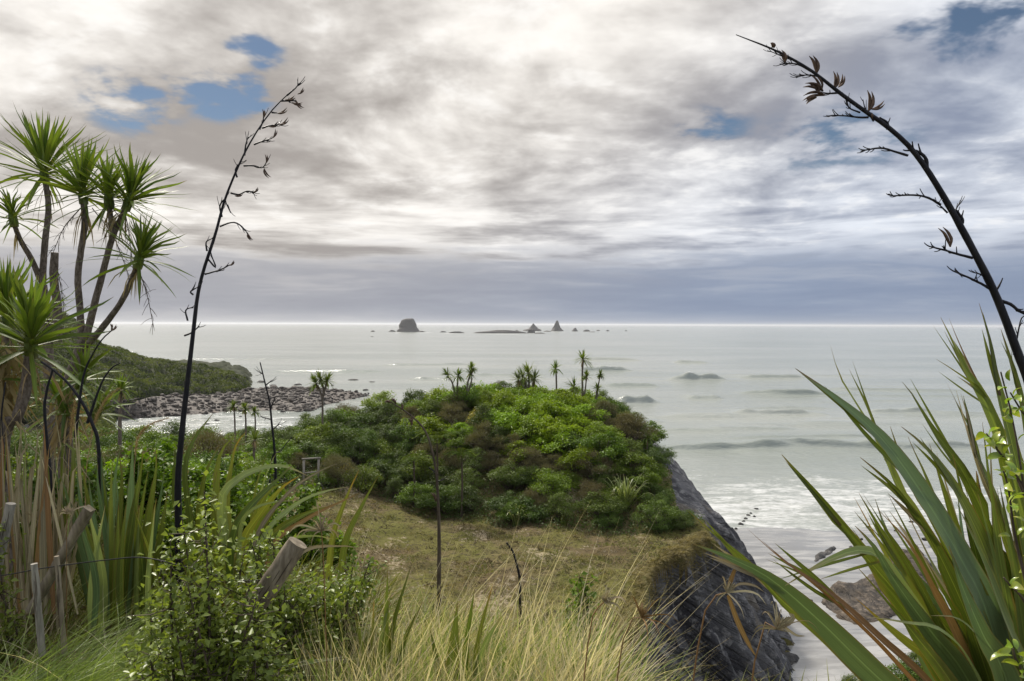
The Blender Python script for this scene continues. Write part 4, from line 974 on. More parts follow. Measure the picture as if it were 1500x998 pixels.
# shaggy rim of grass along the cliff edge
def rim():
    rg = np.random.default_rng(6); n = 16000; k = rg.choice(6, n); t_ = rg.random(n)
    p = POLY[k] + _seg[k] * t_[:, None]; no = np.stack([_seg[k][:, 1], -_seg[k][:, 0]], -1); no = nrm(no)
    p = p + no * rg.normal(-.1, .35, n)[:, None]
    z, rk, sa, d, sd = terr_full(p[:, 0], p[:, 1]); keep = (d < .35) & (fbm(p[:, 0] * .6, p[:, 1] * .6, 3, 3) > .42); p, z, no = p[keep], z[keep], no[keep]; n = len(p)
    mb = MB(); blades(mb, np.stack([p[:, 0], p[:, 1], z], -1), np.arctan2(no[:, 1], no[:, 0]) + rg.normal(0, .8, n), rg.uniform(.1, 1.2, n), rg.uniform(.12, .4, n), np.full(n, .022), rg.uniform(.2, .9, n), 4, rg.random(n))
    tag(link('rim_grass', mb.mesh('rim_grass'), M['turf_blade']), 'shaggy grass hanging over the rim of the cliff', 'grass', None, 'stuff')
rim()

# low scrub filling between the shrubs of the mound
def floor_scrub():
    rg = np.random.default_rng(16); n = 60000; x = rg.uniform(-25, 12.5, n); y = rg.uniform(42, 63, n)
    z, rk, sa, d, sd = terr_full(x, y); keep = (~rk) & (sd < -.1) & (y > np.interp(x, *YF) - 1.2 + 1.2 * (fbm(x * .5, y * .5, 2, 8) - .5)); x, y, z = x[keep], y[keep], z[keep]; n = len(x)
    nn = nrm(rg.normal(size=(n, 3)) * .6 + [0, -.3, 1]); ax = nrm(np.cross(nn, rg.normal(size=(n, 3)))); s = rg.uniform(.08, .16, n); mb = MB()
    leaves(mb, np.stack([x, y, z + rg.uniform(.0, .55, n) * (.4 + vn(x * .8, y * .8, 4))], -1), ax, nn, s, s * .6, np.clip(vn(x * .6, y * .6, 6) * .7 + .3 * rg.random(n), 0, 1))
    tag(link('low_scrub', mb.mesh('low_scrub'), M['leaf_dark']), 'low dark scrub and vines filling between the shrubs of the mound', 'scrub', None, 'stuff')
floor_scrub()

def toe_scrub():
    rg = np.random.default_rng(18); n = 26000; x = rg.uniform(10, 26, n); y = rg.uniform(22, 40, n)
    z, rk, sa, d, sd = terr_full(x, y); keep = (~rk) & (~sa) & (sd > 1); x, y, z = x[keep], y[keep], z[keep]; n = len(x)
    nn = nrm(rg.normal(size=(n, 3)) * .6 + [0, -.3, 1]); ax = nrm(np.cross(nn, rg.normal(size=(n, 3)))); s = rg.uniform(.07, .14, n); mb = MB()
    leaves(mb, np.stack([x, y, z + rg.uniform(.0, .6, n) * vn(x * .7, y * .7, 4)], -1), ax, nn, s, s * .55, np.clip(vn(x * .6, y * .6, 6) * .6 + .3 * rg.random(n), 0, 1))
    tag(link('toe_scrub', mb.mesh('toe_scrub'), M['leaf_dark']), 'low dark scrub on the toe slope below the cliff', 'scrub', None, 'stuff')
toe_scrub()
# ------------------------------------------------------------------ cabbage trees beside the camera
TO_CAM = np.array([0, -1.0, .25])
def gbase(px, D):
    x = (px - 750) * D / FPX; return np.array([x, D, ground_z(x, D)])
def line(pts, D):
    """px polyline -> 3-D; D a number or one per point"""
    Ds = np.broadcast_to(np.asarray(D, float), (len(pts),)) if np.ndim(D) == 0 else np.interp(np.linspace(0, 1, len(pts)), np.linspace(0, 1, len(D)), D)
    return np.array([P(a, b, d) for (a, b), d in zip(pts, Ds)])
def rosette(root, base, c, up, L, w, n, seed, mat_='cab_leaf', lo=-28, hi=86, dead=10):
    rg = np.random.default_rng(seed); up = nrm(np.asarray(up, float)); a = nrm(np.cross(up, [.3, .9, .2])); b = np.cross(up, a)
    hub = MB(); tube(hub, [c - up * .06, c + up * .05, c + up * .16], [.04, .042, .012], 8, 6, rough=.1)
    head = part('crown', hub, M['cab_leaf'], root, base)
    for k in range(n):
        f = k / n; el = math.radians(lo + (hi - lo) * (f ** .62) + rg.uniform(-9, 9)); az = k * 2.39996 + rg.uniform(-.3, .3)
        d = math.cos(el) * (math.cos(az) * a + math.sin(az) * b) + math.sin(el) * up
        l = L * rg.uniform(.82, 1.12) * (1 - .18 * max(math.sin(el), 0)); dr = rg.uniform(.0, .06) + (rg.uniform(.05, .22) if el < .3 else 0)
        z_ = np.array([0, 0, 1.0])
        p = [c + up * (.10 * f), c + up * (.10 * f) + d * l * .45 - z_ * l * dr * .12, c + d * l * .8 - z_ * l * dr * .5, c + d * l - z_ * l * dr]
        mb = MB(); upv = up if abs(d @ up) < .93 else a
        ribbon(mb, p, w * .66 * rg.uniform(.75, 1.2), nrm(upv + .25 * rg.normal(size=3)), 7, .28, rg.random(), prof=([0, .1, .35, .7, 1], [.55, .75, 1, .72, .02]), twist=rg.uniform(-.5, .5))
        part('leaf', mb, M[mat_], head, base)
    mb = MB()
    for k in range(dead):
        az = rg.uniform(0, 6.28); el = math.radians(rg.uniform(-80, -25)); d = math.cos(el) * (math.cos(az) * a + math.sin(az) * b) + math.sin(el) * up
        l = L * rg.uniform(.3, .6); c0 = c - up * rg.uniform(.02, .14)
        ribbon(mb, [c0, c0 + d * l * .5, c0 + d * l * .8 - [0, 0, l * .35]], w * .26, up, 6, .4, rg.random(), twist=rg.uniform(-2, 2))
    part('dead_leaf_skirt', mb, M['cab_dead'], root, base)
def panicle(root, base, p0, d, L, seed, m_='twig'):
    """dry hanging flower branch"""
    rg = np.random.default_rng(seed); mb = MB(); d = nrm(d)
    c = cat([p0, p0 + d * L * .5 - [0, 0, L * .12], p0 + d * L * .85 - [0, 0, L * .5]], 12); tube(mb, c, [.006, .003], 4, 12)
    for k in range(2, 12):
        for s in range(2):
            dd = nrm(d * .5 + rg.normal(size=3) * .5 - [0, 0, .4]); l = L * rg.uniform(.12, .32)
            tube(mb, [c[k], c[k] + dd * l * .5, c[k] + dd * l - [0, 0, l * .2]], [.0028, .0016], 3, 4)
    part('dry_flower_branch', mb, M[m_], root, base)
def trunk(root, base, pts, D, r, name='trunk', n=22, sides=10):
    mb = MB(); tube(mb, line(pts, D), r, sides, n, rough=.07); return part(name, mb, M['cab_bark'], root, base)
bA = gbase(98, 7.0)
tA = thing('cabbage_tree', bA, 'tall many-stemmed cabbage tree with four spiky heads against the sky', 'tree')
low = P(98, 620, 7.0); trA = MB(); tube(trA, [bA - [0, 0, .2], P(96, 660, 7), P(98, 590, 7), P(108, 540, 7), P(122, 498, 7)], [.085, .075, .065, .055, .046], 12, 26, rough=.09); part('trunk', trA, M['cab_bark'], tA, bA)
trunk(tA, bA, [(120, 505), (117, 450), (114, 410), (119, 365), (124, 330), (122, 296)], 7.0, [.036, .032, .03, .029, .028, .028], 'stem')
trunk(tA, bA, [(125, 500), (140, 440), (152, 395), (166, 345), (186, 303)], [7.0, 6.8], [.034, .031, .028, .026, .025], 'stem')
trunk(tA, bA, [(167, 345), (163, 325), (160, 300)], 6.83, [.026, .025, .024], 'stem', 10)
trunk(tA, bA, [(122, 512), (150, 480), (178, 442), (195, 405), (202, 388)], [7.0, 6.6], [.034, .03, .027, .025, .024], 'stem')
rosette(tA, bA, P(122, 290, 7.0), [-.05, 0, 1], .72, .058, 66, 701)
rosette(tA, bA, P(160, 297, 6.83), [.0, -.1, 1], .55, .052, 44, 702)
rosette(tA, bA, P(187, 300, 6.8), [.38, -.05, 1], .66, .055, 60, 703)
rosette(tA, bA, P(203, 384, 6.6), [.3, -.12, 1], .54, .05, 56, 704)
panicle(tA, bA, P(203, 395, 6.6), [.35, -.1, -.7], .38, 1); panicle(tA, bA, P(135, 305, 6.95), [.5, 0, -.5], .55, 2); panicle(tA, bA, P(118, 305, 6.95), [-.5, -.1, -.5], .4, 3)
panicle(tA, bA, P(183, 310, 6.8), [.3, -.2, -.9], .35, 4)
mb = MB(); rg = np.random.default_rng(8)
for k in range(34):                                              # old leaves clothing the foot of the trunk
    c0 = P(rg.uniform(88, 112), rg.uniform(545, 640), rg.uniform(6.85, 7.1)); d = nrm(np.array([rg.normal() * .4, rg.normal() * .4 - .2, -1])); l = rg.uniform(.3, .6)
    ribbon(mb, [c0, c0 + d * l * .5 + [rg.normal() * .03, -.05, 0], c0 + d * l], .022, TO_CAM, 5, .4, rg.random(), twist=rg.uniform(-2, 2))
part('dead_leaf_skirt', mb, M['cab_dead'], tA, bA)
for (cx, cy, L, sd_, up) in [(118, 560, .55, 711, [.5, -.3, 1]), (95, 600, .5, 712, [-.1, -.5, 1]), (140, 610, .45, 713, [.6, -.2, 1])]:
    rosette(tA, bA, P(cx, cy, 6.8), up, L, .05, 26, sd_, dead=4)

bB = gbase(68, 7.7)
tB = thing('cabbage_tree', bB, 'cabbage tree with one huge spiky head, a small side head and a dead stub', 'tree')
mb = MB(); tube(mb, [bB - [0, 0, .2], P(72, 560, 7.7), P(68, 470, 7.7), P(62, 418, 7.7)], [.07, .058, .05, .044], 10, 24, rough=.08); part('trunk', mb, M['cab_bark'], tB, bB)
trunk(tB, bB, [(62, 422), (64, 380), (67, 345), (71, 305), (66, 262)], 7.7, [.036, .033, .03, .028, .028], 'stem')
trunk(tB, bB, [(60, 412), (46, 380), (30, 352), (20, 328)], [7.7, 7.5], [.032, .028, .025, .023], 'stem')
trunk(tB, bB, [(84, 500), (84, 450), (79, 410), (80, 370)], [7.7, 7.6], [.05, .045, .042, .036], 'dead_stub')
rosette(tB, bB, P(65, 258, 7.7), [.0, -.05, 1], .84, .066, 80, 721); rosette(tB, bB, P(20, 324, 7.5), [-.12, -.1, 1], .44, .042, 44, 722)
panicle(tB, bB, P(26, 340, 7.5), [.5, -.1, -.6], .42, 5); panicle(tB, bB, P(82, 385, 7.6), [.25, -.1, -.8], .42, 6)

bC = gbase(-10, 5.2)
tC = thing('cabbage_tree', bC, 'low cabbage tree with a lush green head and bent stem beside dead flax', 'tree')
mb = MB(); tube(mb, np.vstack([[bC - [0, 0, .15]], line([(5, 650), (25, 612), (38, 570), (44, 522)], 5.0)]), [.07, .05, .04, .037, .035], 9, 24, rough=.08); part('trunk', mb, M['cab_bark'], tC, bC)
mb = MB(); tube(mb, np.vstack([[bC - [0.05, -.3, .15]], line([(-2, 620), (8, 540), (12, 482)], 5.5)]), [.06, .05, .045, .04], 9, 20, rough=.08); part('trunk', mb, M['cab_bark'], tC, bC)
rosette(tC, bC, P(45, 512, 5.0), [.1, -.15, 1], .66, .06, 66, 731, hi=84); rosette(tC, bC, P(12, 472, 5.5), [-.05, -.05, 1], .62, .055, 60, 732); 
rosette(tC, bC, P(-25, 560, 5.1), [-.1, -.2, 1], .5, .05, 40, 733, dead=30)
mb = MB()
for k in range(60):
    c0 = P(rg.uniform(-20, 30), rg.uniform(500, 560), rg.uniform(5.0, 5.5)); d = nrm(np.array([rg.normal() * .5, rg.normal() * .3 - .2, -1])); l = rg.uniform(.3, .6)
    ribbon(mb, [c0, c0 + d * l * .5 + [rg.normal() * .05, -.05, 0], c0 + d * l], .03, TO_CAM, 5, .4, rg.random(), twist=rg.uniform(-2, 2))
part('dead_leaf_skirt', mb, M['cab_dead'], tC, bC)

# ------------------------------------------------------------------ flax
STRAP = ([0, .1, .3, .5, .7, .88, 1], [.6, .8, 1, .95, .68, .27, .02])
def strap(root, base, pts, D, wpx, m_='flax_leaf', up=None, fold=.28, notch=.0, tint=None, n=20, twist=0.0, name='leaf', **kw):
    p = line(pts, D); w = wpx * (np.mean(D) if np.ndim(D) else D) / FPX
    mb = MB(); sd_ = abs(hash((pts[0], pts[-1]))) % 1000 if False else int(abs(pts[0][0] * 7 + pts[-1][1] * 3 + pts[-1][0])) % 997
    rg = np.random.default_rng(sd_)
    u = TO_CAM + np.array([rg.normal() * .45, 0, rg.normal() * .3]) if up is None else np.asarray(up, float)
    ribbon(mb, p, w, u, n, fold, rg.random() if tint is None else tint, STRAP, notch, twist, seed=sd_ % 50)
    return part(name, mb, M[m_], root, base, **kw)
def stalk(root, base, pts, D, rpx, m_='stalk_black', label=None, n=44, name='flower_stalk'):
    Dm = np.mean(D); mb = MB(); p = line(pts, D); tube(mb, p, np.array(rpx) * Dm / FPX, 8, n, rough=.05)
    o = part(name, mb, M[m_], root, base)
    if label: o['label'] = label
    return o
def branchlet(st, base, pts, D, r, seed, forks=5, m_='stalk_black'):
    forks = int(forks * 1.6)
    rg = np.random.default_rng(seed); mb = MB(); c = cat(line(pts, D), 12); k = D / FPX
    tube(mb, c, [r * k, r * .5 * k], 5, 12, rough=.1)
    tg = nrm(np.gradient(c, axis=0))
    for j in range(forks):
        i = rg.integers(4, 12); d = nrm(tg[i] + rg.normal(size=3) * .45); l = rg.uniform(6, 15) * k
        tube(mb, [c[i], c[i] + d * l * .6, c[i] + d * l + [0, 0, l * .15]], [r * .45 * k, r * .25 * k], 4, 4)
    part('branchlet', mb, M[m_], st, base)
def pod(st, base, x, y, D, ang, Lpx, seed, wpx=5.0):
    """split curved seed capsule: two husk valves like a banana peel"""
    k = D / FPX; c = P(x, y, D); a = math.radians(ang); d = np.array([math.cos(a), 0, math.sin(a)]); s = np.array([-math.sin(a), 0, math.cos(a)])
    mb = MB()
    for sg in (-1, 1):
        q = Lpx / 24.0; pts = [c, c + d * Lpx * .4 * k + s * (sg * 1.6 - 1.5) * q * k + [0, sg * 1.5 * k, 0], c + d * Lpx * .85 * k + s * (sg * 2.6 + 1.0) * q * k, c + d * Lpx * 1.2 * k + s * (sg * 3.2 + 6.5) * q * k]
        tube(mb, pts, np.array([.14, .36, .30, .04]) * wpx * k, 6, 9, tint=.5, rough=.08)
    part('seed_pod', mb, M['pod'], st, base)

# --- flax by the left stalk
bF = gbase(300, 4.9)
fA = thing('flax_bush', bF, 'flax bush with broad arching leaves and a tall black seed stalk, among leafy shrubs', 'flax')
sA = stalk(fA, bF, [(264, 900), (262, 800), (261, 700), (268, 620), (277, 540), (285, 470), (290, 430), (300, 390), (315, 345), (327, 300), (340, 265), (358, 225), (378, 190), (400, 160), (420, 140), (441, 122)], 4.9,
           np.array([7, 7, 6.8, 6.4, 5.8, 5.2, 4.7, 4.2, 3.7, 3.2, 2.8, 2.4, 2.0, 1.6, 1.2, .7]) * .76, label='tall black leaning flower stalk with small curled pods')
for k, (pts, f) in enumerate([([(283, 432), (279, 428), (284, 424), (290, 421)], 3), ([(300, 402), (318, 397), (328, 393), (337, 388)], 6), ([(305, 380), (316, 392), (310, 375), (308, 366)], 2), ([(322, 332), (340, 326), (352, 330), (363, 342)], 5), ([(303, 368), (302, 355), (310, 350)], 2),
                              ([(325, 318), (322, 302), (329, 292), (332, 300)], 4), ([(338, 283), (350, 285), (362, 280), (371, 282)], 6), ([(347, 260), (345, 248), (352, 238)], 3), ([(357, 243), (372, 243), (384, 246), (389, 240)], 5), ([(358, 228), (360, 212), (363, 202)], 4), ([(372, 212), (385, 207), (398, 203)], 4),
                              ([(380, 190), (385, 178), (386, 170)], 3), ([(384, 188), (396, 184), (408, 183)], 3), ([(398, 165), (408, 166)], 2), ([(412, 148), (426, 148), (434, 147)], 4), ([(420, 140), (432, 130), (437, 124)], 3), ([(270, 492), (280, 488), (292, 478)], 3), ([(275, 470), (272, 455), (283, 450)], 3), ([(333, 300), (338, 312)], 1)]):
    branchlet(sA, bF, pts, 4.9, 1.5, 800 + k, f)
for k, (x, y, a, l) in enumerate([(434, 148, -60, 12), (428, 150, -20, 12), (436, 138, 30, 10), (405, 166, 10, 14), (408, 183, 20, 14), (395, 186, 15, 12), (398, 203, 50, 12), (389, 240, 75, 11), (387, 247, -70, 13), (371, 282, 30, 8), (363, 342, -70, 10), (344, 287, 5, 10), (386, 172, 80, 9), (336, 389, 30, 8), (418, 146, 5, 12)]):
    pod(sA, bF, x, y, 4.9, a, l, k, 3.6)
for pts, D, w, m_ in [([(300, 900), (280, 760), (272, 690), (284, 645), (312, 606)], 4.8, 22, 'flax_leaf'), ([(290, 890), (262, 760), (255, 700), (257, 655)], 4.95, 14, 'flax_leaf'), ([(340, 890), (318, 740), (322, 668), (347, 634)], 4.85, 15, 'flax_leaf'),
                      ([(345, 880), (332, 740), (341, 670), (348, 648), (361, 632)], 4.7, 13, 'flax_yellow'), ([(350, 890), (325, 745), (345, 705), (385, 685), (420, 684), (452, 698)], 4.6, 19, 'flax_pale'),
                      ([(335, 900), (342, 790), (365, 745), (405, 705), (428, 682)], 4.5, 21, 'flax_leaf'), ([(345, 900), (355, 800), (380, 755), (412, 715), (438, 698)], 4.55, 18, 'flax_yellow'), ([(360, 900), (375, 790), (420, 725), (460, 695), (498, 677)], 4.4, 9, 'flax_dead'),
                      ([(360, 900), (385, 790), (430, 742), (470, 722), (510, 713)], 4.4, 12, 'flax_pale'), ([(350, 890), (352, 780), (368, 748), (400, 736), (440, 733)], 4.4, 8, 'flax_pale'), ([(365, 890), (375, 790), (400, 745), (428, 722)], 4.45, 24, 'flax_leaf'), ([(370, 900), (385, 810), (410, 775), (450, 752), (490, 740)], 4.4, 16, 'flax_leaf'),
                      ([(480, 900), (485, 800), (504, 738), (526, 688)], 4.5, 11, 'flax_yellow'), ([(495, 900), (505, 800), (530, 742), (555, 696)], 4.45, 12, 'flax_leaf'), ([(365, 880), (370, 750), (385, 680), (398, 658)], 4.9, 7, 'flax_leaf'), ([(370, 880), (378, 750), (392, 690), (406, 662)], 4.9, 7, 'flax_pale'),
                      ([(380, 900), (400, 800), (450, 760), (500, 735), (528, 722)], 4.3, 10, 'flax_rust'), ([(300, 900), (292, 780), (300, 700), (322, 650)], 4.9, 16, 'flax_leaf'), ([(330, 900), (318, 800), (312, 730), (318, 690)], 4.7, 16, 'flax_leaf'), ([(352, 900), (372, 770), (392, 722), (420, 706)], 4.75, 18, 'flax_leaf'),
                      ([(390, 900), (420, 800), (455, 785), (490, 790)], 4.3, 10, 'flax_pale'), ([(400, 900), (440, 812), (500, 800), (535, 806)], 4.2, 8, 'flax_dead')]:
    strap(fA, bF, pts, D, w * .85, m_, notch=.2)
# --- upright flax at the left
bU = gbase(175, 4.3)
fU = thing('flax_bush', bU, 'upright blue-green flax clump behind the leaning timber and small shrub', 'flax')
rg = np.random.default_rng(12)
tips = [(147, 655), (163, 671), (172, 655), (195, 645), (205, 674), (232, 655), (77, 663), (120, 680), (112, 690), (140, 680), (152, 692), (180, 668), (188, 700), (215, 690), (222, 705), (240, 690), (100, 700), (130, 700), (160, 712), (200, 712), (172, 690), (245, 720), (90, 690), (228, 730), (210, 660)]
for k, (tx, ty) in enumerate(tips):
    bx = 172 + (tx - 165) * .32 + rg.normal() * 8; D = rg.uniform(4.0, 4.6)
    mid = ((bx + tx) / 2 + rg.normal() * 3, (930 + ty) / 2)
    strap(fU, bU, [(bx, 950), mid, (tx * .8 + mid[0] * .2, ty * .75 + mid[1] * .25), (tx + rg.normal() * 3, ty)], D, rg.uniform(10, 17), rg.choice(['flax_blue', 'flax_leaf', 'flax_yellow', 'flax_blue'], p=[.35, .45, .08, .12]), notch=.1)
for k in range(12):
    bx = rg.uniform(130, 220); strap(fU, bU, [(bx, 950), (bx + rg.normal() * 6, 850), (bx + rg.normal() * 22, 740)], rg.uniform(3.9, 4.2), rg.uniform(10, 16), rg.choice(['flax_leaf', 'flax_blue', 'flax_pale']))
# --- dead and yellowing flax at the far left with black old stalks
bD = gbase(40, 4.6)
fD = thing('flax_bush', bD, 'mostly dead brown flax clump with thin black stalks under the low cabbage tree', 'flax')
for k in range(80):
    tx = rg.uniform(-40, 120); ty = rg.uniform(600, 760); bx = 40 + (tx - 40) * rg.uniform(.2, .7) + rg.normal() * 10
    strap(fD, bD, [(bx, 930), ((bx + tx) / 2 + rg.normal() * 12, (930 + ty) / 2), (tx, ty)] + ([(tx + rg.normal() * 34, ty + rg.uniform(15, 70))] if rg.random() < .45 else []), rg.uniform(4.2, 4.9), rg.uniform(3, 9), rg.choice(['flax_dead', 'flax_rust', 'flax_dead', 'flax_leaf', 'flax_pale'], p=[.52, .06, .2, .16, .06]), n=12, twist=rg.uniform(-1, 1))
for k in range(12):
    tx = rg.uniform(50, 76) if k < 6 else rg.uniform(0, 34); ty = rg.uniform(615, 660); bx = tx + rg.normal() * 16 + (14 if k >= 6 else 0)
    strap(fD, bD, [(bx, 900), (bx * .5 + tx * .5, 770), (tx, ty)], 4.15, rg.uniform(4, 9), 'flax_dead' if k % 4 else 'flax_rust', n=12)
for k, pts in enumerate([[(80, 760), (66, 617), (68, 576), (77, 542)], [(150, 760), (144, 652), (137, 626), (124, 596), (101, 563), (79, 543), (60, 530)], [(110, 640), (122, 553), (137, 517), (150, 497), (164, 484)], [(128, 620), (148, 563), (163, 540), (176, 532)], [(10, 700), (2, 620), (8, 560)]]):
    s_ = stalk(fD, bD, pts, 4.6, [3.2, 2.8, 2.2, 1.4] if k < 2 else [2.2, 1.8, 1.3, .9], n=26)
    if k == 2: pod(s_, bD, 163, 484, 4.6, 30, 9, k, 3.5); pod(s_, bD, 163, 484, 4.6, 80, 8, k, 3.5)
# --- old stalks standing on the slope
def lone_stalk(pts, D, r, label, br=(), pods=(), m_='stalk_black'):
    b = gbase(pts[0][0], D); root = thing('flax_stalk', b, label, 'flax stalk')
    mb = MB(); p = line(pts, D); p = np.vstack([[[p[0][0], p[0][1], min(b[2] - .1, p[0][2])]], p]); tube(mb, p, np.concatenate([[r[0]], r]) * D / FPX, 7, 40, rough=.07)
    s_ = part('stem', mb, M[m_], root, b)
    for k, q in enumerate(br): branchlet(s_, b, q, D, 1.1, 850 + k + int(pts[0][0]), 3)
    for k, (x, y, a, l) in enumerate(pods): pod(s_, b, x, y, D, a, l, k, 4.5)
    return root
lone_stalk([(643, 860), (643, 780), (641, 720), (637, 680), (630, 650), (622, 630), (608, 614), (590, 600), (572, 589)], 6.0, np.array([3.4, 3.2, 2.9, 2.5, 2.1, 1.8, 1.5, 1.2, .9]), 'bent dark flax stalk with tan husks standing before the mound',
           [[(628, 685), (636, 690), (640, 692)], [(640, 706), (648, 703)]], [(603, 624, 95, 10), (601, 618, 60, 8), (580, 592, 120, 9), (573, 590, 160, 8), (588, 600, 70, 7), (638, 735, 100, 12)], 'twig')
lone_stalk([(404, 720), (402, 660), (398, 620), (395, 590), (388, 560), (381, 531)], 9.0, np.array([2.8, 2.6, 2.2, 1.8, 1.3, .8]), 'thin dark twiggy stalk beside the lone cabbage tree and inlet',
           [[(396, 600), (404, 580)], [(394, 590), (383, 588)], [(389, 565), (397, 558)], [(385, 548), (380, 545)], [(399, 630), (408, 622)], [(398, 615), (388, 612)]])
lone_stalk([(762, 905), (761, 850), (757, 828), (751, 808), (742, 795)], 5.0, np.array([2.4, 2.2, 2.0, 1.7, 1.2]), 'short hooked black stalk rising from the tall grass', [[(760, 850), (764, 842)]])
lone_stalk([(396, 690), (412, 660), (428, 640)], 9.5, np.array([1.6, 1.2, .6]), 'short slanting black twig in the scrub by the wooden frame')

# --- big flax at the right with its stalk
bR = np.array([1.72, 2.45, ground_z(1.72, 2.45)])
fR = thing('flax_bush', bR, 'large flax bush of torn sword leaves with a thick black arching stalk', 'flax')
B0 = (1500, 1180)
RL = []
def rleaf(pts, w, m_='flax_leaf', D=(2.45, 2.3), notch=.45, n=30, fold=.3, twist=0.0, up=None, root_pt=None):
    RL.append((pts, D))
    strap(fR, bR, [root_pt or (B0[0] + (pts[0][0] - 1400) * .25, B0[1])] + pts, list(D), w * .94, m_, notch=min(1, notch * 1.25), n=n, fold=fold, twist=twist, up=up)
rleaf([(1300, 1005), (1203, 912), (1131, 850), (1075, 820), (1016, 797)], 46, 'flax_blue', (2.4, 2.0, 1.9), .05, root_pt=(1440, 1120), fold=.2)
rleaf([(1320, 1040), (1210, 935), (1140, 875), (1095, 822), (1050, 785), (1007, 748)], 20, 'flax_leaf', (2.5, 2.15, 2.1), .2, root_pt=(1450, 1130))
rleaf([(1400, 985), (1335, 880), (1297, 824), (1263, 806), (1215, 820), (1150, 858)], 34, 'flax_pale', (2.4, 2.1, 1.95), .05, up=[.2, -.75, .8])
rleaf([(1385, 985), (1330, 890), (1257, 803), (1201, 731), (1145, 666)], 42, 'flax_leaf', (2.4, 2.2, 2.2), .55)
rleaf([(1452, 920), (1408, 820), (1345, 715), (1290, 641), (1234, 591), (1165, 540)], 56, 'flax_blue', (2.4, 2.1, 2.15), .0, fold=.22)
rleaf([(1440, 930), (1385, 830), (1325, 730), (1290, 660), (1262, 602), (1232, 555), (1216, 505)], 34, 'flax_leaf', (2.45, 2.3, 2.3), .6)
rleaf([(1430, 940), (1385, 831), (1341, 753), (1302, 706), (1260, 670)], 30, 'flax_leaf', (2.4, 2.05, 2.0), .6)
rleaf([(1450, 930), (1400, 830), (1360, 755), (1330, 700), (1304, 625)], 26, 'flax_leaf', (2.5, 2.35, 2.35), .5)
rleaf([(1480, 930), (1440, 800), (1390, 700), (1355, 655), (1320, 625)], 42, 'flax_leaf', (2.45, 2.25, 2.3), .6)
rleaf([(1495, 920), (1452, 780), (1410, 690), (1375, 640), (1335, 575), (1322, 560)], 30, 'flax_leaf', (2.5, 2.4, 2.5), .5)
rleaf([(1520, 880), (1490, 720), (1452, 610), (1415, 540), (1392, 492), (1378, 465)], 44, 'flax_leaf', (2.5, 2.3, 2.3), .5)
rleaf([(1522, 860), (1485, 700), (1440, 580), (1408, 510), (1390, 466)], 16, 'flax_rust', (2.5, 2.35, 2.35), .3)
rleaf([(1500, 850), (1460, 640), (1440, 577), (1400, 545), (1371, 526)], 18, 'flax_leaf', (2.5, 2.3, 2.25), .3)
rleaf([(1530, 880), (1492, 690), (1462, 570), (1450, 500), (1434, 444)], 38, 'flax_leaf', (2.5, 2.45, 2.5), .2)
rleaf([(1540, 880), (1520, 700), (1495, 580), (1478, 520), (1466, 482)], 30, 'flax_leaf', (2.5, 2.6, 2.7), .2)
rleaf([(1500, 900), (1465, 760), (1430, 670), (1405, 600), (1386, 560)], 38, 'flax_leaf', (2.5, 2.3, 2.35), .35)
rleaf([(1505, 900), (1470, 770), (1440, 700), (1420, 640), (1400, 570)], 16, 'flax_dead', (2.5, 2.32, 2.3), .3)
rleaf([(1480, 960), (1460, 850), (1440, 760), (1430, 690)], 56, 'flax_leaf', (2.6, 2.5, 2.5), .1)
rleaf([(1520, 960), (1500, 860), (1470, 780), (1450, 705)], 30, 'flax_leaf', (2.4, 2.3, 2.3), .3)
rleaf([(1360, 1000), (1290, 935), (1218, 870), (1160, 830), (1116, 792)], 15, 'flax_rust', (2.3, 1.9, 1.85), .1, root_pt=(1440, 1100))
rleaf([(1350, 1010), (1280, 935), (1200, 862), (1140, 815), (1095, 775)], 7, 'flax_rust', (2.3, 1.92, 1.88), .1, root_pt=(1440, 1100))
rleaf([(1390, 960), (1340, 870), (1300, 800), (1262, 736)], 22, 'flax_leaf', (2.4, 2.3, 2.3), .5)
rleaf([(1410, 950), (1365, 860), (1330, 795), (1285, 745)], 18, 'flax_rust', (2.4, 2.25, 2.25), .4)
rleaf([(1430, 990), (1380, 925), (1325, 912), (1268, 903)], 17, 'flax_pale', (2.3, 2.0, 1.95), .0, up=[0, -.6, .8])
rleaf([(1470, 990), (1430, 930), (1400, 905), (1363, 902)], 15, 'flax_pale', (2.3, 2.0, 1.95), .0, up=[0, -.6, .8])
rleaf([(1480, 980), (1430, 860), (1380, 760), (1352, 690), (1330, 640)], 30, 'flax_leaf', (2.5, 2.2, 2.2), .5)
rleaf([(1420, 1000), (1360, 920), (1310, 850), (1280, 800), (1252, 770)], 36, 'flax_blue', (2.35, 2.05, 2.0), .2)
rleaf([(1400, 1010), (1340, 930), (1290, 870), (1255, 830)], 26, 'flax_leaf', (2.3, 2.0, 1.95), .4)
rleaf([(1475, 1000), (1440, 930), (1410, 860), (1390, 800)], 44, 'flax_blue', (2.3, 2.0, 2.0), .1)
rleaf([(1505, 1000), (1470, 900), (1440, 820), (1400, 735)], 34, 'flax_leaf', (2.3, 2.1, 2.1), .3)
rg = np.random.default_rng(31)
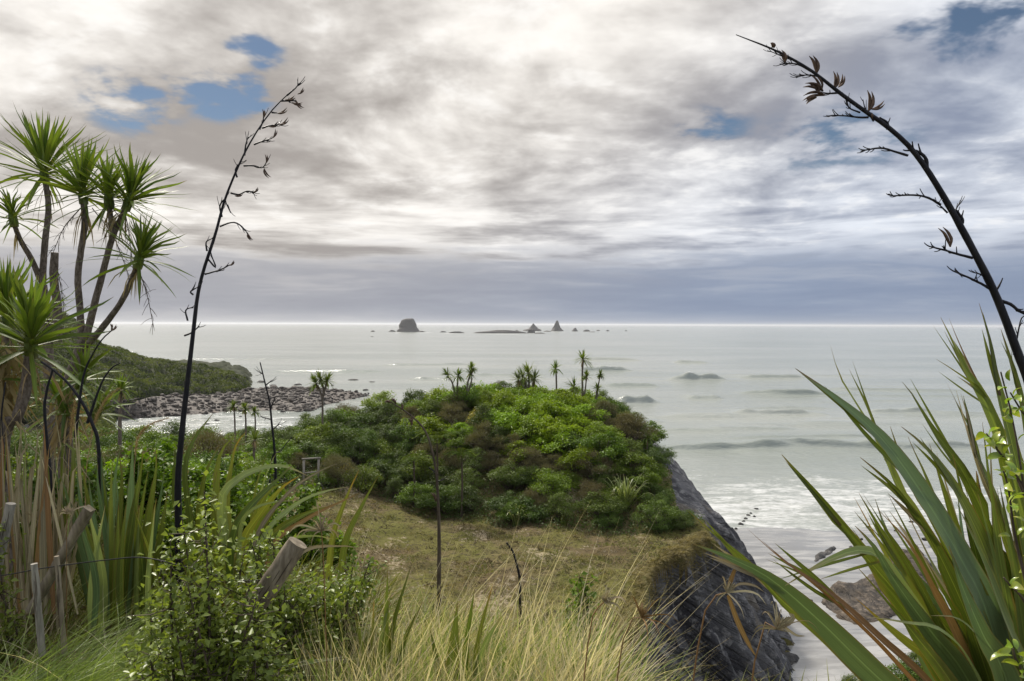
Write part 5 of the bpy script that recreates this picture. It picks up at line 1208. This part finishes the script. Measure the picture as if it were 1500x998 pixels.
for k in range(34):
    a = rg.uniform(-52, -2); l = rg.uniform(250, 620); bx, by = 1450 + rg.uniform(-60, 90), 1060 + rg.uniform(-30, 60)
    dx, dy = math.sin(math.radians(a)), -math.cos(math.radians(a))
    p = [(bx + dx * l * t_ + (-18 if a < -20 else 0) * t_ * t_, by + dy * l * t_ + 40 * t_ * t_ * abs(dx)) for t_ in (.25, .5, .75, 1)]
    if p[-1][0] < 1250 or p[-1][1] < 640: continue
    rleaf(p, rg.uniform(16, 38), rg.choice(['flax_leaf', 'flax_blue', 'flax_yellow', 'flax_dead', 'flax_rust'], p=[.66, .18, .08, .06, .02]), (2.6, 2.55, rg.uniform(2.4, 2.9)), .35, 18)
for k, (pts, D) in enumerate(RL[:22]):                  # torn slivers splitting from the leaf ends
    for q in range(2):
        p = line(pts, list(D)); c = cat(p, 40); i0 = int(rg.integers(22, 30)); e = c[38] + (c[38] - c[i0]) * rg.uniform(-.25, .12)
        L_ = np.linalg.norm(e - c[i0]); e = e + np.array([rg.normal() * .07, 0, rg.normal() * .07]) * L_ - [0, 0, .03 * L_]
        mb = MB(); ribbon(mb, [c[i0], (c[i0] + e) / 2 + rg.normal(size=3) * .02 * L_, e], rg.uniform(.006, .016), TO_CAM, 10, .3, rg.random(), STRAP, seed=k); part('leaf_sliver', mb, M[rg.choice(['flax_dead', 'flax_leaf', 'flax_rust'], p=[.2, .75, .05])], fR, bR)
for k in range(22):
    tx = rg.uniform(1240, 1500); ty = rg.uniform(700, 900) - (tx - 1240) * .5; bx = 1400 + (tx - 1240) * .5
    strap(fR, bR, [(bx + 40, 1120), (bx, 1000), ((bx + tx) / 2 + rg.normal() * 8, (1000 + ty) / 2), (tx, ty)], rg.uniform(2.2, 2.7), rg.uniform(8, 22), rg.choice(['flax_leaf', 'flax_blue', 'flax_dead', 'flax_yellow'], p=[.6, .15, .12, .13]), notch=.5, n=16)
sR = stalk(fR, bR, [(1560, 900), (1540, 700), (1510, 570), (1490, 515), (1468, 455), (1448, 410), (1421, 358), (1392, 305), (1362, 255), (1332, 215), (1300, 186), (1270, 165), (1235, 140), (1190, 105), (1140, 76), (1078, 51)], 2.6,
           [9, 8.6, 8.0, 7.6, 7.0, 6.4, 5.8, 5.4, 5.0, 4.5, 4.0, 3.4, 2.9, 2.3, 1.6, .6], label='thick black arching flower stalk with split brown seed pods', n=60)
for k, (pts, f, r) in enumerate([([(1425, 378), (1405, 373), (1385, 367), (1361, 361)], 9, 2.2), ([(1452, 424), (1436, 415), (1415, 405), (1396, 397)], 7, 2.2), ([(1446, 408), (1436, 402), (1425, 399)], 4, 1.6), ([(1463, 440), (1480, 446), (1492, 455), (1520, 470)], 8, 3.0), ([(1470, 455), (1458, 432), (1464, 418)], 2, 3),
                                 ([(1378, 300), (1360, 290), (1340, 286), (1308, 287)], 10, 2.0), ([(1405, 322), (1410, 318), (1400, 310), (1403, 302)], 5, 1.6), ([(1388, 312), (1376, 300), (1372, 296)], 4, 1.6), ([(1408, 330), (1410, 322), (1404, 312)], 2, 3.0), ([(1330, 228), (1310, 222), (1290, 217), (1262, 221)], 9, 2.0),
                                 ([(1358, 247), (1356, 232), (1344, 222), (1330, 220)], 3, 3.2), ([(1300, 190), (1300, 180), (1288, 172)], 2, 2.2), ([(1272, 172), (1258, 172), (1240, 170), (1219, 169)], 9, 1.7), ([(1260, 165), (1244, 158), (1238, 143)], 5, 1.5), ([(1228, 136), (1215, 137), (1206, 136)], 4, 1.8),
                                 ([(1215, 125), (1200, 113), (1180, 110), (1166, 114)], 8, 1.5), ([(1190, 106), (1172, 96), (1160, 93), (1142, 94)], 7, 1.4), ([(1160, 88), (1145, 82), (1130, 76)], 6, 1.2), ([(1280, 178), (1268, 160), (1264, 146)], 2, 1.3), ([(1485, 520), (1495, 470), (1500, 463)], 3, 1.6)]):
    branchlet(sR, bR, pts, 2.6, r, 900 + k, f)
for k, (x, y, a, l, w) in enumerate([(1392, 362, 105, 26, 6.5), (1196, 108, 95, 22, 7), (1150, 92, 100, 16, 6), (1134, 70, 110, 7, 6), (1222, 130, 75, 20, 6), (1228, 128, 55, 16, 5), (1208, 140, 175, 26, 6), (1206, 134, 150, 24, 6), (1204, 132, 110, 22, 5), (1196, 143, 195, 14, 6), (1272, 163, 75, 24, 7), (1276, 160, 15, 18, 5), (1277, 166, -80, 8, 7), (1200, 136, 120, 15, 5)]):
    pod(sR, bR, x, y, 2.6, a, l, k, w)

# ------------------------------------------------------------------ leafy twigs at the right edge
M['leaf_glossy'] = leaf_mat('glossy_leaf', (.10, .17, .03), (.26, .34, .06), tip=(.34, .36, .09), tip_at=.7, trans=.3, rough=.28, spec=.6, ovar=.3)
bS = np.array([1.55, 1.95, ground_z(1.55, 1.95)])
sh = thing('leafy_shrub', bS, 'sprawling shrub with fresh lime-green leaves pushing up through the large flax', 'shrub')
lm = MB(); ribbon(lm, [[0, 0, 0], [.012, 0, .004], [.024, 0, .003], [.034, 0, -.004]], .016, [0, 0, 1], 6, .3, .5, ([0, .15, .5, .8, 1], [.15, .8, 1, .6, .05])); LEAFM = lm.mesh('leaf'); LEAFM.materials.append(M['leaf_glossy'])
rg = np.random.default_rng(41)
for k, (pts, D, dens) in enumerate([([(1540, 1000), (1512, 820), (1495, 680), (1478, 590), (1466, 545)], 1.9, 26), ([(1530, 950), (1490, 800), (1478, 720), (1470, 690)], 1.85, 12), ([(1545, 900), (1515, 760), (1495, 705), (1480, 690)], 1.8, 14), ([(1530, 800), (1490, 700), (1462, 660), (1445, 635)], 1.95, 16), ([(1540, 760), (1520, 640), (1495, 600), (1480, 575)], 1.9, 16), ([(1540, 1000), (1505, 890), (1480, 858), (1470, 846)], 1.8, 8), ([(1545, 1040), (1510, 1000), (1490, 970), (1484, 950)], 1.7, 10)]):
    p = line(pts, D); p = np.vstack([[bS - [0, 0, .05]], p]) if k == 0 else p
    mb = MB(); tube(mb, p, [.006, .004, .002], 5, 20); part('twig', mb, M['twig'], sh, bS)
    c = cat(p, 60)
    for j in range(dens):
        i = int(60 * (1 - rg.random() ** 1.5 * .42)) - 1; o = link('leaf', LEAFM, None, sh, c[i] - bS + rg.normal(size=3) * .006)
        o.rotation_euler = (rg.normal() * .7, rg.uniform(-1.2, .5), rg.uniform(0, 6.28)); s = rg.uniform(.75, 1.5); o.scale = (s, s, s)

# ------------------------------------------------------------------ small-leaved shrubs in the left foreground
M['leaf_fresh'] = leaf_mat('fresh_small_leaf', (.075, .115, .024), (.195, .235, .06), trans=.35, rough=.42, spec=.35, ovar=.1)
def near_shrub(cpx, D, wpx, top_py, nst, nleaf, ls, label, seed, mat_='leaf_fresh', bot_py=None):
    rg = np.random.default_rng(seed); b = gbase(cpx, D); k = D / FPX; top = H - (top_py - 475) * k; hgt = top - b[2]; rad = wpx * k / 2
    root = thing('leafy_shrub', b, label, 'shrub'); st = MB(); fo = MB(); C, N_, A, S, T = [], [], [], [], []
    for s in range(nst):
        a = rg.uniform(0, 6.28); rr = rad * math.sqrt(rg.random()); h_ = hgt * (1 - .55 * (rr / rad) ** 2) * rg.uniform(.55, 1.0)
        tip = np.array([rr * math.cos(a), rr * math.sin(a), h_]); p = [[rg.normal() * .03, rg.normal() * .03, -.05], tip * [.35, .35, .5] + rg.normal(size=3) * .04, tip]
        tube(st, p, [.009, .006, .002], 5, 9, tint=rg.random()); c = cat(p, 40); tn = rg.random()
        m = nleaf // nst; i = (39 * (1 - rg.random(m) ** 1.3 * .75)).astype(int)
        off = nrm(rg.normal(size=(m, 3))) * rg.uniform(.0, .13 * hgt + .03, (m, 1)) * (rg.random((m, 1)) ** .7); pos = c[i] + off * [1, 1, .8]
        for q in range(0, m, 7):
            tube(st, [c[i[q]], (c[i[q]] + pos[q]) / 2 + [0, 0, -.01], pos[q]], [.0028, .0015], 3, 3)
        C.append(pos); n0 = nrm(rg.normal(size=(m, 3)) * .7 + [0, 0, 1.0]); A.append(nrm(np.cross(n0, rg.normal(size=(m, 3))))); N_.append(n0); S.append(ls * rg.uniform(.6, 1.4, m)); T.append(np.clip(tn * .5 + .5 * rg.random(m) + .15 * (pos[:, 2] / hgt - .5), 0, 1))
    C, A, N_, S, T = [np.concatenate(q) for q in (C, A, N_, S, T)]
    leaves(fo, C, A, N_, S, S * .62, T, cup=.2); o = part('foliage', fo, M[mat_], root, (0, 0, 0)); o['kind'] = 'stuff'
    part('stem', st, M['twig'], root, (0, 0, 0)); return root
near_shrub(300, 2.75, 250, 700, 34, 8500, .028, 'small-leaved yellow-green shrub in front of the flax, left of the leaning post', 51)
near_shrub(225, 3.3, 110, 800, 16, 2200, .026, 'low twiggy small-leaved shrub over the green grass tussock', 52)
near_shrub(490, 3.7, 190, 770, 28, 5200, .030, 'lime-green small-leaved shrub behind the leaning post', 53)
near_shrub(400, 3.5, 170, 730, 26, 5200, .030, 'leafy shrub under the arching flax leaves', 54)
near_shrub(0, 3.8, 80, 735, 10, 900, .034, 'small green sprig beside the pale broken post', 55)
near_shrub(850, 4.2, 80, 838, 12, 1800, .032, 'small dark green bush above the bare patch of the terrace', 56, 'leaf_mid')
near_shrub(200, 7.5, 250, 632, 34, 7000, .07, 'glossy broad-leaved shrub behind the upright flax', 57, 'leaf_mid')
near_shrub(330, 8.2, 240, 632, 34, 7000, .065, 'bushy mid-green shrub behind the tall flax stalk', 58, 'leaf_mid')
near_shrub(430, 7.2, 190, 690, 28, 6000, .055, 'dim shrub behind the arching flax leaves', 59, 'leaf_mid')
near_shrub(250, 5.6, 200, 700, 26, 5000, .045, 'dense dark shrub between the upright flax and stalk', 60, 'leaf_mid')
near_shrub(60, 6.0, 220, 640, 24, 5000, .05, 'dark tangled shrub under the cabbage trees', 61, 'leaf_dark')
near_shrub(385, 2.85, 120, 868, 16, 2600, .026, 'low green shrub hiding the foot of the leaning post', 62)

# ------------------------------------------------------------------ old fence
def post(name, a, b, r, label, m_='wood_grey', sides=14, sq=None, chip=.05):
    """a weathered post from its foot a to its sawn top b"""
    a, b = np.asarray(a), np.asarray(b); root = thing(name, a, label, 'post'); mb = MB()
    d = nrm(b - a); n = 12
    c = np.array([a + (b - a) * t_ for t_ in np.linspace(0, 1, n)]) + np.random.default_rng(int(r * 1e4)).normal(size=(n, 3)) * r * .03
    if sq is None: tube(mb, c, [r * 1.06, r, r * .97], sides, n, rough=chip)
    else:
        s = nrm(np.cross(d, [.1, 1, .1])); u = np.cross(d, s); rg = np.random.default_rng(3)
        V = np.array([p + i * s * sq[0] / 2 * (1 + rg.normal() * .06) + j * u * sq[1] / 2 * (1 + rg.normal() * .06) for p in c for i, j in ((-1, -1), (1, -1), (1, 1), (-1, 1))]); i = np.arange(n - 1)[:, None] * 4; j = np.arange(4)[None]; j2 = (j + 1) % 4
        mb.add(V, np.stack([i + j, i + j2, i + 4 + j2, i + 4 + j], -1).reshape(-1, 4)); mb.add(V[-4:], [[0, 1, 2, 3]])
    part('shaft', mb, M[m_], root, a, smooth=sq is None)
    cr = MB()                                           # drying cracks down the side that shows
    for q in range(4):
        t0, t1 = (.3 + .12 * q, .62 + .1 * q); s = nrm(np.cross(d, TO_CAM)); u = nrm(np.cross(s, d)); u = u if u @ TO_CAM > 0 else -u; ang = (-.7, -.2, .25, .6)[q]; rr = r * .995 if sq is None else sq[1] / 2 * .9
        off = (math.sin(ang) * s + math.cos(ang) * u) * rr
        tube(cr, [a + (b - a) * t0 + off, a + (b - a) * (t0 + t1) / 2 + off + s * r * .04, a + (b - a) * min(t1, .99) + off], [.0008, .0026, .001], 4, 6)
    part('crack', cr, M['twig'], root, a); return root
post('fence_post', P(300, 1000, 2.98), P(436, 795, 3.05), .044, 'thick round grey fence post leaning over at a steep angle', 'wood_brown', 18)
post('fence_timber', P(45, 895, 3.75), P(131, 745, 3.6), .022, 'squared brown timber leaning against the upright flax', 'wood_brown', sq=(.042, .036))
post('fence_stake', P(62, 960, 3.35), P(50, 826, 3.35), .015, 'short grey stake with a splintered pale top', 'wood_grey', 9, chip=.12)
post('fence_batten', P(95, 960, 3.45), P(83, 815, 3.45), .012, 'thin reddish batten beside the leaning timber', 'wood_brown', 7, chip=.12)
post('fence_post', P(-8, 850, 3.9), P(16, 738, 3.9), .025, 'pale broken post end half hidden by the dead flax', 'wood_grey', 12)
mb = MB(); tube(mb, line([(-30, 846), (10, 842), (60, 833), (110, 826), (160, 820), (210, 817), (270, 830), (350, 850), (400, 848)], [3.7, 3.3, 3.1]), [.0028], 5, 40)
tag(part('fence_wire', mb, M['stalk_black'], None, (0, 0, 0)), 'slack black fence wire strung between the timber and the leaning post', 'wire')

# ------------------------------------------------------------------ sedge umbels and grass plumes
def umbel(head, foot, D, label, n=10, L=70, seed=1, m_='flax_dead', r=.0032, extra=()):
    rg = np.random.default_rng(seed); a = P(*foot, D[0]); b = P(*head, D[1]); base = np.array([a[0], a[1], ground_z(a[0], a[1])]); root = thing('sedge_stalk', base, label, 'sedge')
    mb = MB(); g0 = b + (a - b) * 1.25; tube(mb, [np.array([g0[0], g0[1], min(g0[2], ground_z(g0[0], g0[1]))]), (a + b) / 2 + [0, 0, .008], b], [r, r * .8, r * .6], 6, 20); part('stem', mb, M['flax_rust'] if m_ == 'flax_dead' else M[m_], root, base)
    k = D[1] / FPX; ax = nrm(b - a)
    for j in range(n):
        d = nrm(ax * rg.uniform(.0, .9) + rg.normal(size=3) * .6); l = L * k * rg.uniform(.25, 1.0); mb = MB()
        ribbon(mb, [b, b + d * l * .5, b + d * l * .8 - [0, 0, l * .12], b + d * l - [0, 0, l * .4]], rg.uniform(1.6, 3.4) * k, TO_CAM, 8, .4, rg.random(), twist=rg.uniform(-1.5, 1.5)); part('bract', mb, M[m_], root, base)
    for j in range(26):
        d = nrm(ax * .8 + rg.normal(size=3) * .35); l = L * k * rg.uniform(.15, .32); mb = MB() if j == 0 else mb
        tube(mb, [b, b + d * l * .6, b + d * l], [.0015, .0022, .0008], 4, 4)
    part('seed_head', mb, M[m_], root, base)
    for pts, w, mm in extra:
        mb = MB(); ribbon(mb, line(pts, D[1]), w * k, TO_CAM, 14, .35, rg.random()); part('bract', mb, M[mm], root, base)
umbel((1065, 868), (985, 1010), (2.0, 1.95), 'dry rust-brown sedge stalk with a long hanging bract against the cliff', 5, 60, 61, extra=[([(1065, 868), (1072, 845), (1080, 826)], 7, 'flax_rust'), ([(1066, 872), (1082, 915), (1100, 950), (1108, 962)], 8, 'flax_rust'), ([(1066, 870), (1082, 856), (1105, 858), (1120, 868)], 4, 'flax_dead')])
umbel((1138, 922), (1075, 1015), (1.95, 1.9), 'dry tan sedge stalk with a bushy head under the large flax leaf', 10, 80, 62, extra=[([(1138, 920), (1160, 905), (1155, 898)], 12, 'flax_dead'), ([(1145, 915), (1165, 930), (1180, 932)], 4, 'flax_dead')])
umbel((471, 778), (480, 960), (3.1, 3.05), 'dry tan sedge head standing by the top of the leaning post', 12, 75, 63)
umbel((885, 882), (838, 1010), (2.3, 2.25), 'dry sedge stalk with splayed bracts at the cliff edge', 9, 60, 64)
umbel((98, 752), (97, 900), (3.5, 3.5), 'withered sedge head with curled bracts beside the leaning timber', 6, 45, 65, r=.0022)
umbel((940, 905), (880, 1010), (2.2, 2.2), 'thin rusty sedge with drooping bracts right of the tall grass', 7, 70, 66, 'flax_rust', .003)
M['plume'] = leaf_mat('plume', (.34, .25, .15), (.52, .40, .26), trans=.35, rough=.8, spec=.1, ovar=.1)
def plume(pts, D, label, seed, wpx=7):
    rg = np.random.default_rng(seed); p = line(pts, D); base = gbase(pts[0][0], D); root = thing('grass_plume', base, label, 'grass')
    k = D / FPX; c = cat(p, 60); mb = MB(); tube(mb, np.vstack([[base - [0, 0, .05]], p]), [.004, .003, .0015], 5, 30); part('stem', mb, M['plume'], root, base)
    n = 700; i = rg.integers(26, 60, n); t_ = nrm(np.gradient(c, axis=0))[i]; d = nrm(t_ * 1.2 + rg.normal(size=(n, 3)) * .45); f = MB()
    blades(f, c[i], np.arctan2(d[:, 1], d[:, 0]), np.arcsin(np.clip(d[:, 2], -1, 1)), rg.uniform(.5, 1.6, n) * wpx * k * np.interp(i, [26, 40, 59], [.6, 1.2, .6]), np.full(n, .0022), rg.uniform(0, .5, n), 3, rg.random(n)); part('feather', f, M['plume'], root, base)
plume([(125, 720), (132, 650), (140, 615), (155, 585), (172, 570)], 5.2, 'drooping tan toetoe plume against the dark bush', 71)
plume([(196, 730), (198, 670), (203, 640), (220, 622), (245, 613)], 5.4, 'small tan grass plume bent over the glossy shrub', 72, 6)
plume([(100, 700), (104, 640), (107, 610), (110, 588)], 5.5, 'short upright tan plume between cabbage stems', 73, 6)

# ------------------------------------------------------------------ foreground grasses
M['grass_tan'] = leaf_mat('grass_tan', (.32, .275, .19), (.62, .555, .43), trans=.42, rough=.7, spec=.15, ovar=0)
M['grass_green'] = leaf_mat('grass_green', (.085, .14, .035), (.24, .30, .10), tip=(.42, .35, .21), tip_at=.75, trans=.42, rough=.5, spec=.3, ovar=0)
M['tussock_green'] = leaf_mat('tussock_green', (.085, .14, .03), (.22, .28, .085), tip=(.30, .27, .12), tip_at=.9, trans=.42, rough=.4, spec=.4, ovar=0)
M['litter'] = leaf_mat('dry_litter', (.10, .075, .045), (.24, .185, .12), trans=.1, rough=.9, spec=.1, ovar=0)
def grass(name, label, m_, n, fx, y0, y1, l, el, droop, w, lean, seed, az=None, seg=6, clump=0):
    """n blades rooted where fx (photo column range) meets the bank between y0 and y1 metres"""
    rg = np.random.default_rng(seed); y = rg.uniform(y0, y1, n); px = rg.uniform(*fx, n); x = (px - 750) / FPX * y
    if clump:
        cy = rg.uniform(y0, y1, clump); cx = (rg.uniform(*fx, clump) - 750) / FPX * cy; q = rg.integers(0, clump, n); x = cx[q] + rg.normal(0, .07, n); y = cy[q] + rg.normal(0, .07, n)
    z = terr(x, y) - .02; mb = MB()
    a = rg.uniform(0, 6.28, n) if az is None else rg.normal(az[0], az[1], n)
    blades(mb, np.stack([x, y, z], -1), a, rg.uniform(*el, n), rg.uniform(*l, n), rg.uniform(w * .6, w * 1.3, n), rg.uniform(*droop, n), seg, rg.random(n), lean)
    return tag(link(name, mb.mesh(name), M[m_]), label, 'grass', None, 'stuff')
grass('dry_grass', 'tall pale dry grass in the foreground', 'grass_tan', 3000, (430, 880), 2.7, 3.9, (.35, .8), (.95, 1.5), (.05, .5), .0065, [.06, 0, 0], 81, clump=46)
grass('green_grass', 'tall green grass mixed through the dry grass', 'grass_green', 4600, (440, 900), 2.7, 4.0, (.35, .8), (.9, 1.5), (.05, .5), .0075, [.07, 0, 0], 82, clump=60)
grass('straw', 'matted pale straw at the foot of the dry grass', 'grass_tan', 4500, (400, 760), 2.6, 3.3, (.25, .6), (.3, 1.3), (.1, .8), .005, [.05, 0, 0], 83)
grass('seed_stems', 'long thin dry grass stems standing above the grass', 'grass_tan', 120, (470, 880), 2.8, 4.0, (.7, 1.15), (1.0, 1.5), (.0, .2), .006, [.14, 0, 0], 84, az=(0, 1.0))
grass('tussock', 'soft drooping green grass tussock at the lower left', 'tussock_green', 9000, (-80, 230), 2.7, 3.5, (.75, 1.15), (.8, 1.35), (.45, .9), .0048, [.10, -.05, 0], 85, az=(-.3, 1.0), clump=30, seg=8)
grass('tussock_dry', 'dry tan blades through the green tussock', 'grass_tan', 900, (-60, 330), 2.7, 3.6, (.5, .95), (.5, 1.3), (.3, .8), .0042, [.05, 0, 0], 86, seg=7)
grass('brown_mat', 'brown dead grass mat around the fence stakes', 'litter', 7000, (-60, 330), 2.8, 3.9, (.3, .6), (.2, 1.2), (.3, 1.0), .005, [.05, 0, 0], 87)
grass('undergrowth', 'dark tangled undergrowth beneath the flax and shrubs', 'turf_green', 9000, (-80, 560), 3.6, 7.5, (.25, .6), (.4, 1.4), (.1, .8), .012, [.03, 0, 0], 88)
grass('dead_undergrowth', 'dead leaf litter and straw beneath the flax and shrubs', 'litter', 6000, (-80, 560), 3.2, 8.0, (.2, .5), (.1, 1.3), (.1, .9), .009, [.03, 0, 0], 89)
grass('bank_grass', 'rough grass covering the steep bank below the camera', 'turf_green', 12000, (300, 1500), 4.0, 12, (.2, .4), (.5, 1.4), (.2, .7), .012, [.1, 0, 0], 90)
grass('rim_tussock', 'fine drooping grass hanging over the cliff side', 'grass_green', 1300, (780, 950), 2.2, 3.2, (.5, .85), (.5, 1.1), (.4, .9), .0046, [.25, 0, 0], 91, az=(0, .7), clump=14, seg=8)
grass('flax_litter', 'dry straw and dead leaves under the large flax', 'grass_tan', 1200, (1150, 1560), 1.9, 3.0, (.2, .5), (.1, 1.2), (.2, .9), .007, [-.05, 0, 0], 92)
# young flax fans standing in the grass
bY = gbase(580, 3.4)
fY = thing('young_flax', bY, 'young flax fan with upright green blades standing in the tall grass', 'flax')
for pts, w, m_ in [([(565, 1060), (566, 940), (568, 832)], 13, 'flax_leaf'), ([(570, 1060), (575, 930), (603, 826)], 13, 'flax_leaf'), ([(555, 1060), (545, 960), (548, 876)], 9, 'flax_yellow'), ([(575, 1060), (590, 950), (620, 880)], 11, 'flax_leaf'), ([(550, 1060), (535, 970), (520, 900)], 10, 'flax_leaf'), ([(560, 1060), (556, 960), (575, 860)], 10, 'flax_pale')]:
    strap(fY, bY, pts, 3.4, w, m_)
bY = gbase(675, 3.3)
fY = thing('young_flax', bY, 'young flax fan with broad pale green blades low in the dry grass', 'flax')
for pts, w, m_ in [([(660, 1060), (664, 960), (670, 882)], 20, 'flax_leaf'), ([(675, 1060), (682, 950), (695, 862)], 13, 'flax_leaf'), ([(690, 1060), (705, 960), (735, 900)], 14, 'flax_pale'), ([(650, 1060), (640, 970), (630, 920)], 12, 'flax_leaf'), ([(685, 1060), (700, 940), (722, 855)], 9, 'flax_yellow')]:
    strap(fY, bY, pts, 3.3, w, m_)

# ------------------------------------------------------------------ sea air
def haze():
    m_ = bpy.data.materials.new('haze'); m_.use_nodes = True; t = m_.node_tree; t.nodes.clear()
    v = t.nodes.new('ShaderNodeVolumePrincipled'); v.inputs['Color'].default_value = (.90, .93, .97, 1); v.inputs['Density'].default_value = 0.000055; v.inputs['Anisotropy'].default_value = .3
    o = t.nodes.new('ShaderNodeOutputMaterial'); t.links.new(v.outputs[0], o.inputs['Volume'])
    x0, x1, y0, y1, z0, z1 = -295000, 295000, -60, 74000, -8.0, 46.0
    V = [(x, y, z) for z in (z0, z1) for x, y in ((x0, y0), (x1, y0), (x1, y1), (x0, y1))]
    mb = MB().add(V, [[3, 2, 1, 0], [4, 5, 6, 7], [0, 1, 5, 4], [1, 2, 6, 5], [2, 3, 7, 6], [3, 0, 4, 7]])
    tag(link('haze', mb.mesh('haze', smooth=False), m_), 'thin pale sea haze over the water', 'haze', None, 'stuff')
haze()
